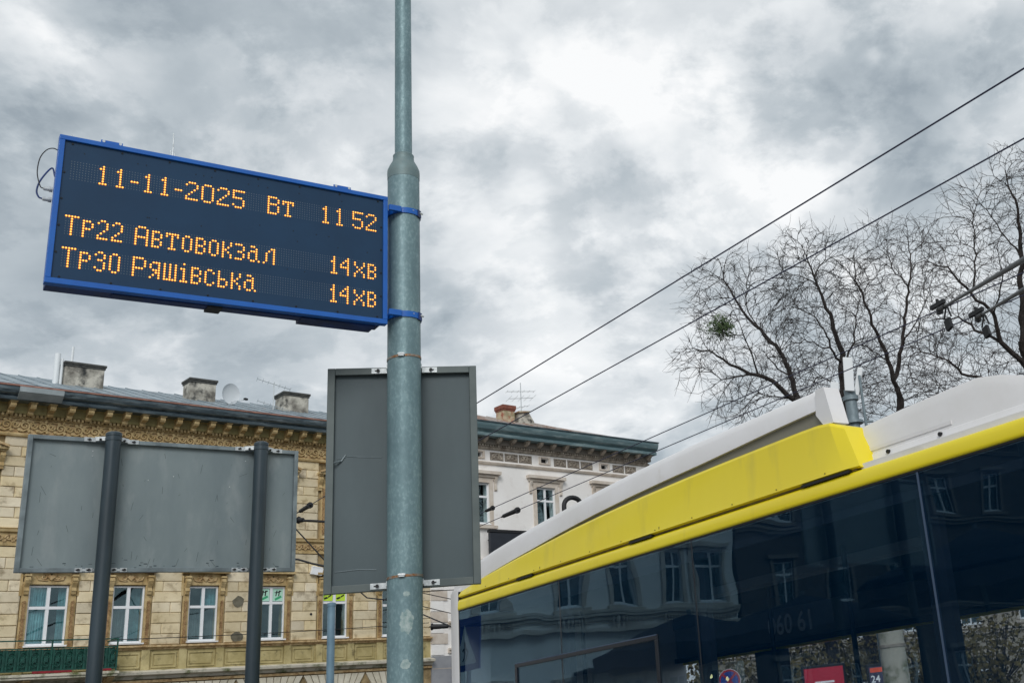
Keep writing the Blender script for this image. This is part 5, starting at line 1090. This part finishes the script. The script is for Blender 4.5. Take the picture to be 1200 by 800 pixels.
tree('bare_tree', 'leftmost bare tree, leaning left and carrying a green mistletoe ball', gA,
     [([gA, at(946, 560, DA), at(940, 500, DA), at(937, 470, DA)], .34, .22, None),
      (lp3([(937, 470), (930, 468), (906, 447), (879, 438), (855, 426), (831, 411), (812, 408)], DA, -1.5), .15, .03, 1), (lp3([(879, 438), (862, 442), (844, 444), (826, 432)], DA - .6, -.8), .055, .02, 1),
      (lp3([(937, 470), (921, 426), (909, 405), (879, 376), (861, 351), (847, 328), (849, 312)], DA, 1.5), .15, .03, 1), (lp3([(886, 432), (876, 402), (871, 393), (859, 393)], DA - .6, -.6), .055, .025, 1),
      (lp3([(909, 405), (880, 372), (872, 340), (880, 318)], DA + .5, 1), .05, .02, 1), (lp3([(915, 440), (900, 420), (912, 415), (918, 400)], DA, -1.5), .05, .02, 1), (lp3([(930, 468), (890, 462), (868, 470)], DA, -2), .05, .02, 1)],
     [lob(845, 350, 44, 52, DA + .5), lob(838, 418, 48, 42, DA - 1), lob(878, 335, 36, 44, DA + 1), lob(880, 445, 45, 38, DA - 1), lob(905, 405, 38, 45, DA), lob(815, 425, 22, 32, DA - 1.2), lob(870, 470, 44, 30, DA - 1), lob(800, 425, 16, 26, DA - 1.4), lob(915, 350, 30, 50, DA + 1), lob(930, 440, 40, 40, DA)], 4500, 'bark', 11)
DB = 49
bB = at(990, 520, DB); gB = np.array([bB[0], bB[1], 0])
tree('bare_tree', 'second bare tree from the left, tall forked stem rising above the fairing', gB,
     [([gB, at(991, 560, DB), at(990, 500, DB), at(989, 462, DB)], .34, .24, None), (lp3([(989, 462), (985, 432), (987, 414), (972, 369), (957, 333), (948, 309), (942, 294)], DB, 1), .2, .03, 1),
      (lp3([(986, 425), (975, 414), (966, 387), (951, 369), (936, 361)], DB, -1.5), .08, .02, 1), (lp3([(957, 333), (942, 324), (924, 320)], DB + .8, 1), .045, .018, 1), (lp3([(972, 414), (948, 399), (930, 402)], DB - .6, -1.4), .05, .02, 1),
      (lp3([(954, 325), (966, 306), (968, 285)], DB + .8, 1), .04, .018, 1), (lp3([(987, 440), (1000, 400), (1006, 356), (1010, 335)], DB, 1.4), .075, .02, 1), (lp3([(989, 462), (960, 440), (948, 430)], DB, -1), .05, .02, 1)],
     [lob(945, 302, 44, 40, DB + 1), lob(940, 350, 50, 50, DB), lob(985, 350, 40, 62, DB + 1), lob(950, 410, 46, 42, DB - 1), lob(1000, 400, 34, 50, DB), lob(920, 330, 24, 28, DB + 1), lob(975, 300, 34, 34, DB + 1), lob(960, 450, 44, 34, DB - 1), lob(1010, 450, 36, 44, DB)], 4500, 'bark', 22)
DC = 52
bC = at(1054, 520, DC); gC = np.array([bC[0], bC[1], 0])
tree('bare_tree', 'third bare tree from the left, twin stems behind the lower roof cover', gC,
     [([gC, at(1056, 540, DC), at(1055, 467, DC)], .32, .22, None), (lp3([(1055, 467), (1049, 446), (1040, 422), (1028, 393), (1012, 351), (1003, 327), (1000, 300)], DC, -1), .16, .03, 1), (lp3([(1049, 446), (1057, 401), (1065, 335), (1067, 306), (1064, 280)], DC, 1.5), .14, .03, 1),
      (lp3([(1057, 401), (1078, 370), (1090, 335)], DC, 1), .06, .02, 1), (lp3([(1040, 422), (1022, 410), (1006, 404)], DC, -1), .05, .02, 1), (lp3([(1065, 335), (1045, 315), (1040, 290)], DC + 1, 1), .05, .02, 1)],
     [lob(1010, 335, 36, 52, DC), lob(1045, 330, 42, 58, DC + 1), lob(1075, 330, 40, 60, DC + 1), lob(1035, 410, 44, 42, DC - 1), lob(1080, 410, 40, 44, DC), lob(1030, 460, 50, 34, DC), lob(1085, 455, 44, 34, DC), lob(1060, 285, 40, 34, DC + 1), lob(1025, 290, 30, 34, DC)], 4500, 'bark2', 33)
DD = 43
bD = at(1225, 540, DD); gD = np.array([bD[0], bD[1], 0])
tree('bare_tree', 'largest bare tree, at the right edge of the view, its limbs spreading left', gD,
     [([gD, at(1228, 540, DD), at(1212, 440, DD), at(1200, 400, DD)], .42, .3, None), (lp3([(1212, 440), (1200, 426), (1172, 401), (1164, 368), (1139, 343), (1110, 314), (1082, 306)], DD, -1.5), .15, .03, 1),
      (lp3([(1172, 398), (1152, 391), (1123, 372), (1090, 376)], DD - .5, 1.5), .08, .025, 1), (lp3([(1222, 470), (1160, 444), (1127, 438), (1110, 421), (1073, 413)], DD, -1), .12, .03, 1),
      (lp3([(1200, 400), (1196, 330), (1197, 294), (1193, 244), (1178, 200)], DD, 1), .2, .03, 1), (lp3([(1139, 343), (1144, 300), (1140, 262), (1146, 232)], DD - .8, .6), .06, .02, 1), (lp3([(1197, 300), (1172, 270), (1150, 240)], DD + .4, 1), .06, .02, 1),
      (lp3([(1200, 400), (1230, 340), (1240, 260), (1225, 190)], DD, -1), .15, .03, 1), (lp3([(1164, 368), (1176, 330), (1168, 290)], DD - 1, -1), .05, .02, 1), (lp3([(1160, 444), (1130, 458), (1100, 462)], DD, -1), .05, .02, 1)],
     [lob(1180, 235, 38, 52, DD), lob(1145, 280, 40, 52, DD), lob(1105, 320, 44, 48, DD - .5), lob(1160, 340, 44, 46, DD), lob(1110, 395, 50, 40, DD - 1), lob(1165, 420, 46, 36, DD), lob(1220, 240, 44, 70, DD - 1), lob(1215, 340, 40, 60, DD), lob(1085, 440, 34, 30, DD - 1), lob(1140, 450, 60, 30, DD), lob(1190, 460, 50, 34, DD), lob(1130, 240, 26, 30, DD), lob(1190, 195, 26, 26, DD), lob(1095, 285, 30, 30, DD)], 7200, 'bark2', 44)
# mistletoe ball
q = at(845, 383, DA - 1.2)
mi = thing('mistletoe', 'round green mistletoe clump hanging in the leftmost bare tree', 'mistletoe', q)
mb = MB(); rg = np.random.default_rng(5)
for k in range(850):
    d = rg.normal(0, 1, 3); d /= np.linalg.norm(d); r = .64 * rg.random() ** .5 * (1 + .25 * math.sin(5 * d[0] + 3 * d[2])); c = d * r * (1.08, 1, .9); a = rg.normal(0, 1, 3); a /= np.linalg.norm(a); b = np.cross(a, d); b /= np.linalg.norm(b) + 1e-9
    l, w = rg.uniform(.05, .09), rg.uniform(.018, .03); mb.add([c - a * l, c + b * w, c + a * l, c - b * w], [(0, 1, 2, 3)])
mb.build('leaves', 'mistle', mi); mb = MB()
for k in range(40): d = rg.normal(0, 1, 3); d /= np.linalg.norm(d); mb.tube([(0, 0, 0), d * .3 + rg.normal(0, .04, 3), d * .56], [.012, .009, .005], 4)
mb.build('stems', 'mistle', mi)

# ------------------------------------------------------------------ park edge beyond the bus, seen through its windows
def shrub(label, base, r, h, n, m, seed):
    t = thing('shrub', label, 'shrub', base, 0, 'autumn shrubs beyond the bus'); rg = np.random.default_rng(seed); mb = MB()
    for k in range(n):
        d = rg.normal(0, 1, 3); d /= np.linalg.norm(d); u = rg.random() ** .4; lump = 1 + .3 * math.sin(4 * d[0] + seed) * math.sin(3 * d[2] + 1); c = d * u * lump * (r, r, h / 2) + (0, 0, h * .55); a = rg.normal(0, 1, 3); a /= np.linalg.norm(a); b = np.cross(a, d); b /= np.linalg.norm(b) + 1e-9
        l = rg.uniform(.07, .14); mb.add([c - a * l, c + b * l * .6, c + a * l, c - b * l * .6], [(0, 1, 2, 3)])
    mb.build('foliage', m, t); mb = MB()
    for k in range(26): d = rg.normal(0, 1, 3); d /= np.linalg.norm(d); mb.tube([(0, 0, 0), (d[0] * r * .3, d[1] * r * .3, h * .4), (d[0] * r * .8, d[1] * r * .8, h * (.6 + .4 * abs(d[2])))], [.04, .025, .01], 4)
    mb.build('branches', 'bark2', t)
for i, (px, lab) in enumerate(((830, 'left'), (930, 'second'), (1010, 'middle'), (1085, 'fourth'), (1160, 'right'))):
    q = at(px, 780, 44); shrub(['leafy autumn shrub at the left end of the park edge, seen through glass', 'olive shrub second from left beyond the bus windows', 'yellowing shrub behind the dark poster panel', 'loose shrub between poster panel and dark pillar', 'yellow-green shrub at the right end of the park edge'][i], (q[0], q[1], 0), 2.4 + .3 * (i % 2), 3.9 + .5 * ((i * 7) % 3), 1700, 'leaf_y', 60 + i)
def ad_panel(name, label, px0, px1, top, d, face, prints):
    a, b = at(px0, top, d), at(px1, top, d); c = (a + b) / 2; w = np.linalg.norm((b - a)[:2]); t = thing(name, label, 'poster panel', (c[0], c[1], 0), math.atan2(b[1] - a[1], b[0] - a[0])); zt = c[2]
    fr = B(-w / 2, w / 2, 0, .16, .7, zt).build('case', 'black', t, bev=.03); B(-w / 2 + .08, w / 2 - .08, -.012, -.002, .8, zt - .09).build('poster', face, fr)
    for x0, x1, z0, z1, m in prints: B(x0 * w, x1 * w, -.017, -.0125, zt + z0, zt + z1).build('print', m, fr)
    for s in (-1, 1): B(s * w * .35 - .05, s * w * .35 + .05, .04, .12, 0, .7).build('leg', 'black', t)
    return t, w, zt
ad_panel('poster_panel', 'backlit red poster panel beyond the bus windows', 938, 990, 778, 36, 'ad_red', [(-.22, .22, -.56, -.50, 'ad_white')])
t, w_, zt_ = ad_panel('poster_panel', 'backlit dark poster panel with orange strip, numbered 24', 1014, 1056, 776, 36, 'ad_dark', [(-.40, .40, -.26, -.12, 'ad_orange'), (-.05, .08, -1.2, -.62, 'ad_orange'), (.18, .27, -1.2, -.5, 'ad_pink'), (-.38, -.28, -1.2, -.62, 'ad_white')])
text('print', '24', .30, 'ad_white', t, (-.27 * w_, -.02, zt_ - .56), (math.pi / 2, 0, 0))
q = at(1046, 760, 33); cp_ = thing('concrete_post', 'cream tapered post just right of the dark poster panel', 'post', (q[0], q[1], 0)); MB().tube([(0, 0, 0), (0, 0, 3.6)], [.42, .36], 12).build('shaft', 'slab', cp_, smooth=True); MB().tube([(0, 0, 2.9), (0, 0, 2.98)], .40, 12).build('band', 'relief', cp_, smooth=True)
q = at(855, 797, 30); ns = thing('no_stopping_sign', 'round blue no-stopping sign with red cross beyond the bus', 'sign', (q[0], q[1], 0)); zc = q[2]
MB().tube([(0, 0, 0), (0, 0, zc + .2)], .03, 10).build('post', 'post_light', ns); dsc = lambda r, y0, y1, m, p: MB().tube([(0, y0, zc), (0, y1, zc)], r, 32).build('disc', m, p)
d0 = dsc(.30, -.04, -.06, 'sign_white', ns); dsc(.285, -.06, -.062, 'sign_red', d0); dsc(.235, -.062, -.064, 'sign_blue', d0)
mb = MB(); mb.obox((0, -.0655, zc), (.17, 0, .17), (0, .001, 0), (-.02, 0, .02)); mb.obox((0, -.0675, zc), (.17, 0, -.17), (0, .0008, 0), (.02, 0, .02)); mb.build('cross', 'sign_red', d0)

# ------------------------------------------------------------------ pavement things on our side, seen mirrored in the bus glass
def parasol(label, base, h, r, seed):
    t = thing('parasol', label, 'parasol', base, seed * .3, 'navy parasols mirrored in the bus'); n = 8
    mb = MB(); v = [(0, 0, h)]
    for k in range(n): v.append((r * math.cos(2 * math.pi * k / n), r * math.sin(2 * math.pi * k / n), h - r * .34))
    for k in range(n): v.append((r * math.cos(2 * math.pi * (k + .5) / n) * .9, r * math.sin(2 * math.pi * (k + .5) / n) * .9, h - r * .34 + .05))
    for k in range(n): v.append((.55 * r * math.cos(2 * math.pi * k / n), .55 * r * math.sin(2 * math.pi * k / n), h - r * .14))
    f = []
    for k in range(n):
        k2 = (k + 1) % n; f += [(0, 1 + 2 * n + k, 1 + 2 * n + k2), (1 + 2 * n + k, 1 + k, 1 + n + k), (1 + 2 * n + k, 1 + n + k, 1 + 2 * n + k2), (1 + n + k, 1 + k2, 1 + 2 * n + k2)]
    mb.add(v, f); cn = mb.build('canopy', 'umbrella', t); s_ = cn.modifiers.new('solid', 'SOLIDIFY'); s_.thickness = .01
    mb = MB(); ringv = [v[1 + k // 2] if k % 2 == 0 else v[1 + n + k // 2] for k in range(2 * n)]; mb.add(ringv + [(x, y, z - .22) for x, y, z in ringv], [(k, (k + 1) % (2 * n), 2 * n + (k + 1) % (2 * n), 2 * n + k) for k in range(2 * n)]); mb.build('valance', 'umbrella', cn)
    MB().tube([(0, 0, 0), (0, 0, h + .06)], .03, 12).build('pole', 'grey_rail', t, smooth=True); MB().lathe([(.35, 0), (.35, .05), (.1, .09), (.05, .14)], (0, 0, 0), 20).build('foot', 'black', t)
    mb = MB()
    for k in range(n): mb.tube([(0, 0, h - .55), (.5 * r * math.cos(2 * math.pi * k / n), .5 * r * math.sin(2 * math.pi * k / n), h - r * .15)], .01, 5)
    mb.build('ribs', 'grey_rail', t)
parasol('navy parasol farthest along the pavement, mirrored left of centre in the bus', (-9.6, 10.2, 0), 3.0, 1.45, 1)
parasol('navy parasol in the middle of three, mirrored at the centre of the bus', (-8.9, 8.4, 0), 3.0, 1.5, 2)
parasol('navy parasol nearest to us, mirrored in the right part of the bus', (-7.6, 5.9, 0), 3.4, 1.6, 3)
cs = thing('crossing_sign', 'blue pedestrian crossing sign mirrored at the left end of the bus', 'sign', (-7.386, 12.68, 0), math.atan2(.864, -.503))
MB().tube([(0, .05, 0), (0, .05, 3.1)], .03, 12).build('post', 'post_light', cs)
B(-.33, .33, -.005, .01, 2.44, 3.12).build('plate', 'sign_blue', cs)
MB().prism([(-.27, 2.52), (.27, 2.52), (0, 3.04)], lambda p, q, d: (p, d, q), -.008, -.0055).build('triangle', 'sign_white', cs)
mb = MB()
for c, a, z in (((.0, -.0095, 2.66), (.03, 0, 0), (0, 0, .03)), ((0, -.0095, 2.58), (.022, 0, .01), (-.01, 0, .06)), ((-.03, -.0095, 2.48), (.014, 0, .0), (-.03, 0, .05)), ((.035, -.0095, 2.48), (.014, 0, 0), (.035, 0, -.05)), ((.05, -.0095, 2.58), (.03, 0, -.02), (.008, 0, .012)), ((-.05, -.0095, 2.57), (.03, 0, .03), (-.008, 0, .01))): mb.obox((c[0], c[1], c[2] + .13), a, (0, .001, 0), z)
mb.build('walking_figure', 'ink', cs)
# bulbs glowing under the grey house's canopy
CN = thing('shop_canopy', 'flat dark canopy over the shop windows of the grey house', 'canopy', fac(-30.5, -.8, 3.55), FRZ)
B(-3.4, 3.4, -.9, .79, 0, .14).build('deck', 'black', CN); 
for s in (-3.2, 3.2): MB().tube([(s, -.8, 0), (s, -.8, -3.5)], .04, 10).build('prop', 'black', CN)
for i, (s, z) in enumerate(((-29.0, 2.75), (-29.6, 2.85), (-30.9, 2.75), (-32.1, 2.85), (-33.0, 2.7))):
    bl_ = thing('pendant_lamp', ('leftmost', 'second from left', 'middle', 'second from right', 'rightmost')[i] + ' of five warm bulbs mirrored low in the bus glass', 'lamp', fac(s, -1.2, z), FRZ, 'bulbs under the shop canopy')
    MB().lathe([(.01, -.07), (.05, -.05), (.07, 0), (.04, .06), (.015, .09)], (0, 0, 0), 12).build('bulb', 'bulb', bl_, smooth=True); MB().tube([(0, 0, .08), (0, 0, 3.55 - z)], .008, 6).build('cord', 'cable', bl_)
